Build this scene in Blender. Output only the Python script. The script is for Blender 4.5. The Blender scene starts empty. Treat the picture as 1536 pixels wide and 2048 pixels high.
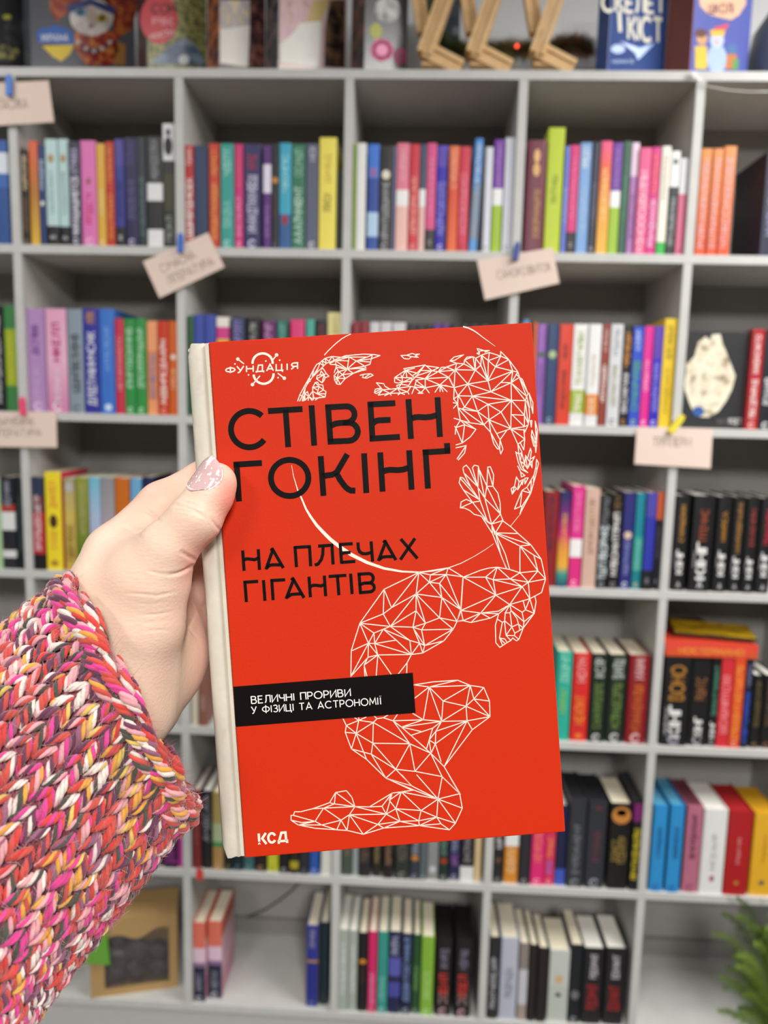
import bpy, bmesh, math, random
import numpy as np
from mathutils import Vector, Matrix

# ------------------------------------------------------------------ camera
SC = bpy.context.scene
COL = SC.collection
FPX = 1520.0                      # focal length in pixels of the 1536 x 2048 frame
ZOFF = 0.07
def rotm(rv):
    rv = np.array(rv, float); t = np.linalg.norm(rv); k = rv / t
    K = np.array([[0, -k[2], k[1]], [k[2], 0, -k[0]], [-k[1], k[0], 0]])
    return np.eye(3) + math.sin(t) * K + (1 - math.cos(t)) * K @ K
RW = rotm((0.12998928, 0.04230739, 0.02686336)) @ np.array([[1, 0, 0], [0, 0, -1], [0, 1, 0]], float)
CAM = np.array([0.15280295, -1.58369718, 1.38910803 + ZOFF])
cd = bpy.data.cameras.new('camera'); cam = bpy.data.objects.new('camera', cd); COL.objects.link(cam)
Rb = (np.diag([1, -1, -1]) @ RW).T
cam.matrix_world = Matrix([[*Rb[i], CAM[i]] for i in range(3)] + [[0, 0, 0, 1]])
cd.sensor_fit = 'VERTICAL'; cd.sensor_height = 36.0; cd.sensor_width = 27.0
cd.lens = FPX / 2048 * 36.0
cd.clip_start = 0.01
cd.dof.use_dof = True; cd.dof.focus_distance = 0.300; cd.dof.aperture_fstop = cd.lens / 2.7; cd.dof.aperture_blades = 0
SC.camera = cam

# ------------------------------------------------------------------ light
W = bpy.data.worlds.new('shop_ambient'); SC.world = W; W.use_nodes = True
W.node_tree.nodes['Background'].inputs[0].default_value = (1.0, 0.97, 0.93, 1)
W.node_tree.nodes['Background'].inputs[1].default_value = 0.035
SC.view_settings.view_transform = 'Standard'; SC.view_settings.look = 'None'
SC.view_settings.gamma = 1.0; SC.view_settings.use_curve_mapping = False
SC.view_settings.exposure = 0.0
def area(name, loc, sx, sy, power, color=(1, .975, .945), tgt=None):
    l = bpy.data.lights.new(name, 'AREA'); l.shape = 'RECTANGLE'; l.size = sx; l.size_y = sy
    l.energy = power; l.color = color
    o = bpy.data.objects.new(name, l); COL.objects.link(o); o.location = loc
    if tgt is not None:
        o.rotation_euler = (Vector(tgt) - Vector(loc)).to_track_quat('-Z', 'Y').to_euler()
    return o
area('ceiling_panel', (1.5, -0.85, 2.72), 0.6, 1.2, 62)
area('ceiling_panel', (-1.2, -0.95, 2.72), 0.6, 1.2, 17)
area('ceiling_panel', (0.75, -3.7, 2.72), 0.6, 1.2, 162)
area('ceiling_panel', (-1.1, -3.7, 2.72), 0.6, 1.2, 50)

# ------------------------------------------------------------------ pixel helpers
def ray(px, py):
    return RW.T @ np.array([(px - 768) / FPX, (py - 1024) / FPX, 1.0])
def PD(px, py, d):                # pixel at depth d along the optical axis
    return CAM + ray(px, py) * d
def PY(px, py, y):                # pixel on the vertical plane Y = y
    r = ray(px, py); return CAM + r * ((y - CAM[1]) / r[1])
def PZ(px, py, z):
    r = ray(px, py); return CAM + r * ((z - CAM[2]) / r[2])
def toc(p):                       # world -> camera coordinates
    return (np.asarray(p) - CAM) @ RW.T
def px_of(p):
    q = toc(p); return np.stack([768 + FPX * q[..., 0] / q[..., 2], 1024 + FPX * q[..., 1] / q[..., 2]], -1)

# ------------------------------------------------------------------ materials
MATS = {}
def lin(c):
    if isinstance(c, str):
        c = tuple(int(c[i:i + 2], 16) / 255 for i in (0, 2, 4))
    return tuple((v / 12.92 if v <= .04045 else ((v + .055) / 1.055) ** 2.4) for v in c) + (1.0,)
def mat(c, rough=.5, var=.08, scale=40, bump=0, coat=0, key=None, spec=.5):
    k = key or (c, rough, var, scale, bump, coat, spec)
    if k in MATS: return MATS[k]
    m = bpy.data.materials.new('paint_' + (c if isinstance(c, str) else 'mix')); m.use_nodes = True
    nt = m.node_tree; b = nt.nodes['Principled BSDF']
    col = lin(c)
    b.inputs['Roughness'].default_value = rough
    b.inputs['Specular IOR Level'].default_value = spec
    if coat: b.inputs['Coat Weight'].default_value = coat; b.inputs['Coat Roughness'].default_value = .08
    n = nt.nodes.new('ShaderNodeTexNoise'); n.inputs['Scale'].default_value = scale; n.inputs['Detail'].default_value = 4
    tc = nt.nodes.new('ShaderNodeTexCoord'); nt.links.new(tc.outputs['Object'], n.inputs['Vector'])
    mx = nt.nodes.new('ShaderNodeMix'); mx.data_type = 'RGBA'
    mx.inputs[6].default_value = tuple(v * (1 - var) for v in col[:3]) + (1,)
    mx.inputs[7].default_value = tuple(min(1, v * (1 + var)) for v in col[:3]) + (1,)
    nt.links.new(n.outputs['Fac'], mx.inputs[0]); nt.links.new(mx.outputs[2], b.inputs['Base Color'])
    if bump:
        bp = nt.nodes.new('ShaderNodeBump'); bp.inputs['Strength'].default_value = bump; bp.inputs['Distance'].default_value = .001
        nt.links.new(n.outputs['Fac'], bp.inputs['Height']); nt.links.new(bp.outputs['Normal'], b.inputs['Normal'])
    MATS[k] = m; return m
def ramp_mat(stops, const=True, rough=.45, axis=2):
    """printed bands along one axis of the object (generated coordinates)"""
    k = ('ramp', tuple(stops), const, rough, axis)
    if k in MATS: return MATS[k]
    m = bpy.data.materials.new('print_bands'); m.use_nodes = True; nt = m.node_tree; b = nt.nodes['Principled BSDF']
    b.inputs['Roughness'].default_value = rough
    tc = nt.nodes.new('ShaderNodeTexCoord'); sp = nt.nodes.new('ShaderNodeSeparateXYZ')
    nt.links.new(tc.outputs['Generated'], sp.inputs[0])
    r = nt.nodes.new('ShaderNodeValToRGB'); r.color_ramp.interpolation = 'CONSTANT' if const else 'LINEAR'
    e = r.color_ramp.elements
    while len(e) < len(stops): e.new(0.5)
    for i, (p, c) in enumerate(stops):
        e[i].position = p; e[i].color = lin(c)
    nt.links.new(sp.outputs[axis], r.inputs[0]); nt.links.new(r.outputs[0], b.inputs['Base Color'])
    MATS[k] = m; return m
def blot_mat(c1, c2, c3, scale=12, rough=.3, lo=.4, hi=.6):
    """mottled printed picture in three colours"""
    k = ('blot', c1, c2, c3, scale, rough, lo, hi)
    if k in MATS: return MATS[k]
    m = bpy.data.materials.new('print_picture'); m.use_nodes = True; nt = m.node_tree; b = nt.nodes['Principled BSDF']
    b.inputs['Roughness'].default_value = rough
    tc = nt.nodes.new('ShaderNodeTexCoord'); n = nt.nodes.new('ShaderNodeTexNoise'); n.inputs['Scale'].default_value = scale
    n.inputs['Detail'].default_value = 5
    nt.links.new(tc.outputs['Object'], n.inputs['Vector'])
    r = nt.nodes.new('ShaderNodeValToRGB'); e = r.color_ramp.elements
    e[0].position = lo; e[0].color = lin(c1); e[1].position = hi; e[1].color = lin(c3)
    x = e.new((lo + hi) / 2); x.color = lin(c2)
    nt.links.new(n.outputs['Fac'], r.inputs[0]); nt.links.new(r.outputs[0], b.inputs['Base Color'])
    MATS[k] = m; return m

# ------------------------------------------------------------------ object helpers
def mesh_obj(name, verts, faces, m, parent=None, smooth=False):
    me = bpy.data.meshes.new(name); me.from_pydata([tuple(map(float, v)) for v in verts], [], [tuple(map(int, f)) for f in faces])
    me.validate(); me.update()
    if smooth: me.polygons.foreach_set('use_smooth', [True] * len(me.polygons))
    if m is not None: me.materials.append(m)
    o = bpy.data.objects.new(name, me); COL.objects.link(o)
    if parent is not None: o.parent = parent
    return o
def empty(name, loc=(0, 0, 0)):
    o = bpy.data.objects.new(name, None); o.empty_display_size = .02; COL.objects.link(o); o.location = loc; return o
def tag(o, label=None, cat=None, group=None, kind=None):
    if label: o['label'] = label
    if cat: o['category'] = cat
    if group: o['group'] = group
    if kind: o['kind'] = kind
    return o
BOXF = [(0, 3, 2, 1), (4, 5, 6, 7), (0, 1, 5, 4), (1, 2, 6, 5), (2, 3, 7, 6), (3, 0, 4, 7)]
def box_v(x0, x1, y0, y1, z0, z1):
    return [(x0, y0, z0), (x1, y0, z0), (x1, y1, z0), (x0, y1, z0), (x0, y0, z1), (x1, y0, z1), (x1, y1, z1), (x0, y1, z1)]
def box(name, b, m, parent=None, bevel=0):
    o = mesh_obj(name, box_v(*b), BOXF, m, parent)
    if bevel:
        bm = bmesh.new(); bm.from_mesh(o.data)
        bmesh.ops.bevel(bm, geom=bm.edges[:], offset=bevel, segments=2, affect='EDGES', profile=.5)
        bm.to_mesh(o.data); bm.free()
    return o
class MB:
    """collects geometry for one mesh object"""
    def __init__(s): s.v = []; s.f = []
    def add(s, v, f):
        k = len(s.v); s.v += [tuple(p) for p in v]; s.f += [tuple(i + k for i in q) for q in f]
    def build(s, name, m, parent=None, smooth=False): return mesh_obj(name, s.v, s.f, m, parent, smooth)
def prism(poly, z0, z1):
    n = len(poly); v = [(x, y, z0) for x, y in poly] + [(x, y, z1) for x, y in poly]
    f = [tuple(range(n - 1, -1, -1)), tuple(range(n, 2 * n))] + [(i, (i + 1) % n, n + (i + 1) % n, n + i) for i in range(n)]
    return v, f
def tube(pts, rad, sides=8, cap=True):
    pts = [np.array(p, float) for p in pts]; n = len(pts); V = []; F = []
    rad = [rad] * n if np.isscalar(rad) else rad
    up = np.array([.13, .31, .94]); prev = None
    for i, p in enumerate(pts):
        t = pts[min(i + 1, n - 1)] - pts[max(i - 1, 0)]; t /= (np.linalg.norm(t) + 1e-12)
        if prev is None:
            a = np.cross(t, up); a /= np.linalg.norm(a)
        else:
            a = prev - t * (prev @ t); a /= np.linalg.norm(a)
        prev = a; b = np.cross(t, a)
        for k in range(sides):
            w = 2 * math.pi * k / sides; V.append(p + rad[i] * (math.cos(w) * a + math.sin(w) * b))
    for i in range(n - 1):
        for k in range(sides):
            k2 = (k + 1) % sides; F.append((i * sides + k, i * sides + k2, (i + 1) * sides + k2, (i + 1) * sides + k))
    if cap: F.append(tuple(range(sides - 1, -1, -1))); F.append(tuple((n - 1) * sides + k for k in range(sides)))
    return V, F

# ------------------------------------------------------------------ single-line lettering
def arc(cx, cy, rx, ry, a0, a1, n=14):
    return [(cx + rx * math.cos(math.radians(a0 + (a1 - a0) * i / n)), cy + ry * math.sin(math.radians(a0 + (a1 - a0) * i / n))) for i in range(n + 1)]
GL = {
 'А': (.8, [[(0, 0), (.4, 1), (.8, 0)], [(.14, .3), (.66, .3)]]),
 'Б': (.6, [[(.55, 1), (0, 1), (0, 0), (.35, 0)] + arc(.35, .29, .25, .29, -90, 90, 8) + [(0, .58)]]),
 'В': (.62, [[(0, 0), (0, 1), (.32, 1)] + arc(.32, .77, .22, .23, 90, -90, 8) + [(0, .54)], [(.34, .54)] + arc(.34, .27, .27, .27, 90, -90, 8) + [(0, 0)]]),
 'Г': (.5, [[(0, 0), (0, 1), (.5, 1)]]), 'Ґ': (.5, [[(0, 0), (0, 1), (.5, 1), (.5, 1.2)]]),
 'Д': (.75, [[(0, -.2), (0, 0), (.75, 0), (.75, -.2)], [(.1, 0), (.22, 1), (.62, 1), (.62, 0)]]),
 'Е': (.55, [[(.55, 0), (0, 0), (0, 1), (.53, 1)], [(0, .52), (.46, .52)]]),
 'Є': (.62, [arc(.42, .5, .42, .5, 50, 310, 14), [(0, .5), (.5, .5)]]),
 'Ж': (1.0, [[(.5, 0), (.5, 1)], [(0, 1), (.5, .5), (0, 0)], [(1, 1), (.5, .5), (1, 0)]]),
 'З': (.6, [arc(.3, .76, .26, .24, 150, -90, 10) + arc(.3, .26, .3, .26, 90, -150, 10)]),
 'И': (.68, [[(0, 1), (0, 0), (.68, 1), (.68, 0)]]), 'Й': (.68, [[(0, 1), (0, 0), (.68, 1), (.68, 0)], arc(.34, 1.25, .16, .1, 180, 360, 6)]),
 'І': (.06, [[(.03, 0), (.03, 1)]]), 'Ї': (.22, [[(.11, 0), (.11, 1)], [(0, 1.2), (.05, 1.2)], [(.17, 1.2), (.22, 1.2)]]),
 'К': (.62, [[(0, 0), (0, 1)], [(.58, 1), (.2, .52), (0, .5)], [(.2, .52), (.62, 0)]]),
 'Л': (.68, [[(.68, 0), (.68, 1), (.2, 1), (.18, .35), (.1, .05), (0, 0)]]),
 'М': (.85, [[(0, 0), (.08, 1), (.42, .25), (.77, 1), (.85, 0)]]), 'Н': (.66, [[(0, 0), (0, 1)], [(.66, 0), (.66, 1)], [(0, .52), (.66, .52)]]),
 'О': (.95, [arc(.475, .5, .475, .5, 0, 360, 22)]), 'П': (.64, [[(0, 0), (0, 1), (.64, 1), (.64, 0)]]),
 'Р': (.58, [[(0, 0), (0, 1), (.3, 1)] + arc(.3, .72, .27, .28, 90, -90, 8) + [(0, .44)]]),
 'С': (.85, [arc(.475, .5, .475, .5, 45, 315, 18)]), 'Т': (.7, [[(0, 1), (.7, 1)], [(.35, 1), (.35, 0)]]),
 'У': (.68, [[(0, 1), (.34, .35)], [(.68, 1), (.3, .12), (.2, 0), (.08, 0)]]),
 'Ф': (.95, [arc(.475, .5, .475, .36, 0, 360, 20), [(.475, -.08), (.475, 1.08)]]), 'Х': (.68, [[(0, 0), (.68, 1)], [(0, 1), (.68, 0)]]),
 'Ц': (.72, [[(0, 1), (0, 0), (.74, 0), (.7, -.25)], [(.62, 1), (.62, 0)]]), 'Ч': (.6, [[(0, 1), (0, .7), (.12, .48), (.6, .46)], [(.6, 1), (.6, 0)]]),
 'Ш': (.9, [[(0, 1), (0, 0), (.9, 0), (.9, 1)], [(.45, 0), (.45, 1)]]), 'Ь': (.55, [[(0, 1), (0, 0), (.3, 0)] + arc(.3, .28, .25, .28, -90, 90, 8) + [(0, .56)]]),
 'Ю': (1.1, [[(0, 0), (0, 1)], [(0, .5), (.3, .5)], arc(.68, .5, .4, .5, 0, 360, 18)]),
 'Я': (.6, [[(.6, 0), (.6, 1), (.3, 1)] + arc(.3, .72, .27, .28, 90, 270, 8) + [(.6, .44)], [(.3, .44), (0, 0)]]),
 ' ': (.35, []), '.': (.1, [[(.02, 0), (.08, 0)]]),
}
def strip(pts, w):
    """mitred ribbon along a 2D polyline; w scalar or one width per point"""
    P = [np.array(p, float) for p in pts]
    Q = [P[0]]
    for p in P[1:]:
        if np.hypot(*(p - Q[-1])) > 1e-9: Q.append(p)
    ws = [w] * len(Q) if np.isscalar(w) else list(w)[:len(Q)]
    n = len(Q)
    if n < 2: return [], []
    closed = n > 3 and np.hypot(*(Q[0] - Q[-1])) < 1e-6 * max(1, abs(Q[0]).max()) + 1e-9
    if closed: Q = Q[:-1]; n -= 1
    V = []
    for i in range(n):
        if closed: a, b = Q[i - 1], Q[(i + 1) % n]
        else: a, b = Q[max(i - 1, 0)], Q[min(i + 1, n - 1)]
        d1 = Q[i] - a if (i > 0 or closed) else b - Q[i]
        d2 = b - Q[i] if (i < n - 1 or closed) else Q[i] - a
        d1 = d1 / np.hypot(*d1); d2 = d2 / np.hypot(*d2)
        n1 = np.array([-d1[1], d1[0]]); n2 = np.array([-d2[1], d2[0]])
        m = n1 + n2; L = np.hypot(*m)
        if L < .35: m = n1; k = 1
        else: m = m / L; k = min(1 / max(m @ n1, .3), 2.2)
        V += [Q[i] + m * k * ws[i] / 2, Q[i] - m * k * ws[i] / 2]
    F = [(2 * i, 2 * i + 1, 2 * i + 3, 2 * i + 2) for i in range(n - 1)]
    if closed: F.append((2 * n - 2, 2 * n - 1, 1, 0))
    return V, F
def text2d(s, gap=.22, w=.14):
    """list of ribbons for one line, cap height 1; returns (verts, faces, width)"""
    x = 0; V = []; F = []
    for ch in s:
        g = GL.get(ch, GL['Н'])
        for pl in g[1]:
            v, f = strip([(p[0] + x, p[1]) for p in pl], w); k = len(V)
            V += v; F += [tuple(i + k for i in q) for q in f]
        x += g[0] + gap
    return V, F, x - gap

# ------------------------------------------------------------------ room
AP = 0.34                          # pitch of the compartments
BP = 0.34086766
DEPTH = 0.255
T = 0.0175
ZB = [BP * (6 - j) + ZOFF for j in range(6)] + [ZOFF + .0058]
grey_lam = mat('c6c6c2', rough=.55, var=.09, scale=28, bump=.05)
wall_m = mat('c9cacb', rough=.85, var=.03, scale=8, bump=.1)
tag(box('floor', (-3, 3, -4.5, .32, -.05, 0), mat('4a4846', rough=.4, var=.1, scale=6)), kind='structure')
tag(box('wall_back', (-3, 3, .30, .40, 0, 2.8), wall_m), kind='structure')
tag(box('ceiling', (-3, 3, -4.5, .40, 2.8, 2.86), mat('dcdcda', rough=.9, var=.02)), kind='structure')

bc = tag(empty('bookcase', (0, 0, 0)), 'light grey open bookcase of square compartments standing against the wall', 'bookcase')
XL, XR = AP * (-1 - 2), AP * (5 - 2)
for j in range(7):
    box('shelf_board', (XL - T / 2, XR + T / 2, 0, DEPTH, ZB[j] - T / 2, ZB[j] + T / 2), grey_lam, bc, bevel=.0006)
for j in range(6):
    for i in range(-1, 6):
        box('divider', (AP * (i - 2) - T / 2, AP * (i - 2) + T / 2, .0004, DEPTH, ZB[j + 1] + T / 2, ZB[j] - T / 2), grey_lam, bc, bevel=.0006)
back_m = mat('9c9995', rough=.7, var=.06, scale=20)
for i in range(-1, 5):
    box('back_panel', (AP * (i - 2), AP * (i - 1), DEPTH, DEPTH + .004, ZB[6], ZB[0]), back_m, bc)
box('plinth', (XL, XR, .004, .02, 0, ZB[6] - T / 2 - .002), mat('bdbcb9', rough=.55, var=.04), bc)

# ------------------------------------------------------------------ books
PAGE = mat('e9dfc6', rough=.8, var=.08, scale=300)
PAGEW = mat('efece2', rough=.8, var=.06, scale=300)
LET = 'НОПІИШСЕКАРТВЛМДЧ'
def flat_text(name, s, hgt, length, m, parent, origin, ex, ey, w=.17, stretch=True):
    """lettering lying in the plane spanned by ex (reading direction) and ey (up)"""
    V, F, wid = text2d(s, w=w)
    k = hgt; kx = k
    if length and (stretch or wid * k > length): kx = length / max(wid, .05)
    kx = min(kx, 1.7 * k)
    off = ((length or wid * kx) - wid * kx) / 2
    o = np.array(origin, float); ex = np.array(ex, float); ey = np.array(ey, float)
    return mesh_obj(name, [o + ex * (off + v[0] * kx) + ey * v[1] * k for v in V], F, m, parent)
def book_case(w, h, d, hard=True, th=.0022):
    """cover as one U-shaped sheet round the page block; x across, y from spine backwards"""
    r = min(.003 if hard else .001, w * .3); out = [(-w / 2, d)]
    out += [(-w / 2, r * 1.4)]
    for a in (200, 225, 250, 270, 290, 315, 340):
        ca, sa = math.cos(math.radians(a)), math.sin(math.radians(a))
        out.append((ca * (w / 2), r * (1 + sa) * .9 if hard else r * (1 + sa)))
    out += [(w / 2, r * 1.4), (w / 2, d)]
    t = min(th, w * .18); inn = [(w / 2 - t, d), (w / 2 - t, r + t), (-w / 2 + t, r + t), (-w / 2 + t, d)]
    return prism(out + inn, 0, h)
NB = {}
def make_book(xw0, xw1, z, h, yf, spec, label, group=None, depth=None):
    col, o = spec
    w = xw1 - xw0; hard = o.get('kind', 'p') == 'h'
    d = depth or min(.235, max(.105, h * (.655 if hard else .64)))
    root = empty('book', ((xw0 + xw1) / 2, yf, z))
    if o.get('lean'): root.rotation_euler[1] = math.radians(o['lean']); root.location.z += w / 2 * math.sin(math.radians(o['lean'])) + .0003
    tag(root, label, 'book', group)
    if 'b' in o: m = ramp_mat(o['b'], True)
    elif 'g' in o: m = ramp_mat(o['g'], False)
    else: m = mat(col, rough=.42, var=.06, scale=25)
    v, f = book_case(w, h, d, hard); cv = mesh_obj('cover', v, f, m, root)
    if 'side' in o:
        for s in (-1, 1):
            box('cover_print', (s * (w / 2 + .0002) - .0002, s * (w / 2 + .0002) + .0002, .004, d, .0003, h - .0003), o['side'] if not isinstance(o['side'], str) else mat(o['side'], rough=.4), root)
    ins = .003 if hard else .0004
    t = min(.0022, w * .18) + .0002
    box('page_block', (-w / 2 + t, w / 2 - t, .004, d - ins, ins, h - ins - .0002), o.get('pg', PAGE), root)
    yy = -.0007 if hard else -.0003
    def clip(f0, f1): return f0 * h, (f1 - f0) * h
    for (tc, s, f0, f1, rel, *off) in o.get('t', []):
        if isinstance(s, int):
            rnd = random.Random(hash((round(xw0 * 1000), s)) & 0xffff); s = ''.join(rnd.choice(LET) for _ in range(s))
        a, L = clip(f0, f1); hh = w * rel; dx = off[0] * w if off else 0
        flat_text('title', s, hh, L, mat(tc, rough=.5, var=.02), root, (hh / 2 + dx, yy, a), (0, 0, 1), (-1, 0, 0), w=.2)
    for (tc, s, f0, rel) in o.get('th', []):              # words set across the spine
        V, F, wid = text2d(s, w=.2); k = w * rel / wid
        mesh_obj('title', [(-w * rel / 2 + p[0] * k, yy, f0 * h + p[1] * k * 1.25) for p in V], F, mat(tc, rough=.5, var=.02), root)
    for (fc, c, rx, rz) in o.get('dot', []):
        poly = [(rx * w * math.cos(2 * math.pi * k / 16), rz * h * math.sin(2 * math.pi * k / 16)) for k in range(16)]
        mesh_obj('emblem', [(p[0], yy, fc * h + p[1]) for p in poly], [tuple(range(16))], mat(c, rough=.5), root)
    if o.get('e'):
        V, F = strip(arc(0, max(.045 * h, w * .3), w * .2, w * .2, 30, 330, 12), w * .1)
        mesh_obj('emblem', [(p[0], yy, p[1]) for p in V], F, mat(o['e'], rough=.5), root)
    return root
def row(j, books, place, group=None):
    """books of one compartment standing on board j; spine edges in photo pixels at mid height"""
    zb = ZB[j] + T / 2 + .0002; last = -9
    for k, (x0, x1, yt, col, desc, o) in enumerate(books):
        rnd = random.Random(int(x0 * 7 + yt)); yf = o.get('y', .004 + rnd.random() * .007)
        xm = (x0 + x1) / 2
        top = PY(xm, yt, yf); h = top[2] - zb
        zmid = zb + h / 2
        def xat(px):
            # find world x where the vertical line at plane yf passes pixel px at mid height
            lo, hi = -2.0, 2.0
            for _ in range(40):
                c = (lo + hi) / 2
                if px_of(np.array([c, yf, zmid]))[0] < px: lo = c
                else: hi = c
            return lo
        a, b = xat(x0) + .0003, xat(x1) - .0003
        if not o.get('free'): a = max(a, last + .0003)
        ci = math.floor((a + b) / 2 / AP)                       # keep clear of the dividers
        a = max(a, ci * AP + T / 2 + .0004); b = min(b, (ci + 1) * AP - T / 2 - .0004)
        if 'side' in o: a = max(a, ci * AP + T / 2 + .0012); b = min(b, (ci + 1) * AP - T / 2 - .0012)
        b = max(b, a + .004); last = b
        lab = desc[:-1] if desc.endswith('!') else desc + ' ' + place
        if len(lab.split()) > 16: print('LONG', lab)
        make_book(a, b, zb, h, yf, (col, o), lab, o.get('group'), depth=o.get('d'))
C, Wt, K = 'f3ead2', 'f2f2f0', '1d1c1e'

# --- top row (board 1)
row(1, [(-20, 17, 280, '2f5ea8', 'royal blue book with white label patch near the spine top!', dict(b=((0, '2d5596'), (.55, '3a68b4'), (.68, 'dfe6f0'), (.88, '2f5ea8'))))], '')
row(1, [
 (38, 58, 300, '1c1714', 'black book with cream and brown lettering', dict(t=[('d8c4a0', 8, .58, .95, .5), ('7a5a40', 9, .14, .5, .5)], e='b09060')),
 (59, 77, 282, 'c98a30', 'slim orange book fading to gold', dict(g=((0, 'dcb23a'), (.5, 'b5762c'), (1, 'e0603c')))),
 (78, 91, 289, '1f3a72', 'slim navy blue book with white lettering', dict(t=[('c8d4ec', 9, .55, .85, .45)], dot=[(.42, 'e8e8e8', .3, .025)])),
 (92, 115, 278, 'b9d6d6', 'pale blue book with black foot next to the navy spine!', dict(b=((0, '1a1a1c'), (.18, 'bcd9d8')), dot=[(.82, 'b08a5c', .25, .04)], t=[('8fb0ae', 9, .3, .7, .3)], th=[('d8d8d8', 'ЖЖ', .06, .5)])),
 (115.5, 138, 278, 'b9d6d6', 'pale blue book with black foot next to the dark violet spine!', dict(b=((0, '1a1a1c'), (.18, 'bcd9d8')), dot=[(.82, 'b08a5c', .25, .04)], t=[('8fb0ae', 9, .3, .7, .3)], th=[('d8d8d8', 'ЖЖ', .06, .5)])),
 (139, 161, 282, '2c2a48', 'dark violet book with big white title', dict(t=[('e8e6f0', 12, .1, .66, .55), ('b8b4d0', 7, .7, .93, .6)], e='e8e6f0')),
 (162, 193, 281, 'df74b6', 'thick pink book with red lettering', dict(t=[('d83c7c', 5, .22, .5, .4)], dot=[(.62, 'a05a50', .16, .03)], e='f0c0dc')),
 (194, 211, 287, 'dfae3c', 'yellow book', dict(t=[('f0d894', 6, .3, .55, .4)], e='f4e4b0')),
 (212, 229, 283, 'c23022', 'red book with orange lettering', dict(t=[('e0883a', 9, .08, .5, .55), ('e0883a', 7, .62, .95, .5)])),
 (230, 249, 278, '363a96', 'blue violet book with black foot', dict(b=((0, '17171b'), (.18, '2f3690'), (.75, '4a4496')), th=[('c8c8d0', 'Ж', .06, .4)], t=[('22286c', 8, .28, .62, .4)])),
 (250, 275, 275, '211a4a', 'dark indigo book with pale ring emblem', dict(t=[('5c568c', 10, .25, .62, .45), ('4a447c', 5, .76, .95, .5)], e='cfcbe4')),
 (276, 293, 274, '26343a', 'slate grey book with faint lettering', dict(t=[('5e7078', 12, .1, .65, .5)])),
 (294, 325, 273, '2a2a2b', 'black and silver book with white blocks', dict(b=((0, 'e6e6e6'), (.16, '1f1f20'), (.42, 'e4e6e6'), (.58, '303032')), t=[('8c9092', 10, .62, .97, .4)])),
 (326, 349, 247, '2b3026', 'tall black and white book with portrait top', dict(b=((0, '222622'), (.3, '3c3f2a'), (.6, '24282a'), (.7, 'e0e2e2')), dot=[(.82, '151515', .36, .075), (.93, '2a2a2a', .2, .03)], t=[('8a8f86', 5, .05, .25, .5)])),
], 'shelved with the two pale blue books')
row(1, [
 (370, 388, 290, 'bf2a30', 'red book with bold white title', dict(t=[('f2e4e0', 12, .1, .68, .62), ('f0c8c4', 5, .8, .96, .5)])),
 (389, 415, 291, '24375c', 'plain navy book', dict()),
 (418, 439, 287, 'cf3a20', 'red orange book with gold lettering', dict(t=[('e89a4c', 12, .08, .62, .55), ('e89a4c', 6, .7, .94, .5)])),
 (441, 467, 287, '2f9d92', 'teal book with pale lettering', dict(t=[('8ed2c8', 6, .2, .45, .5), ('9edcd2', 5, .7, .95, .5)], e='c0ece4')),
 (469, 486, 288, 'd02478', 'magenta book with pink lettering', dict(t=[('f08cb8', 10, .12, .5, .55), ('e85a70', 8, .6, .95, .5)], e='ffc8dc')),
 (488, 521, 288, '2e2a62', 'thick indigo book with white and red lettering', dict(t=[('d0cce6', 12, .16, .7, .5), ('b03050', 4, .76, .9, .5)], e='d8d4ee')),
 (526, 542, 291, '5a2a78', 'slim purple book with white block', dict(b=((0, '58287a'), (.54, 'e6dff0'), (.82, '5a2a78')), t=[('a070b8', 8, .12, .42, .5)])),
 (543, 557, 286, '15191b', 'slim black book with orange dot', dict(dot=[(.65, 'd08a30', .45, .03)], t=[('503428', 6, .3, .55, .5)], e='707070')),
 (558, 582, 286, '34a4c4', 'sky blue book darkening to blue at foot', dict(b=((0, '2c5e96'), (.33, '3aa9c6')), dot=[(.28, 'a03038', .25, .05)], t=[('9cdcea', 6, .55, .9, .45)])),
 (583, 611, 288, '2f7558', 'green book with white lettering', dict(t=[('b8dcc8', 10, .06, .6, .5), ('8cc0a4', 6, .7, .95, .5)])),
 (612, 637, 287, '5c6078', 'plain grey blue book', dict(e='e0e2ea', t=[('b8bcca', 3, .84, .96, .45)])),
 (638, 672, 275, 'f2e25c', 'tall pale yellow book ending a coloured row!', dict(t=[('9a8a38', 5, .34, .5, .4), ('e8c850', 4, .6, .85, .3)])),
 (673, 682, 340, '22302c', 'slim dark green book set back', dict(y=.02)),
], 'shelved with the tall pale yellow book')
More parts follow.
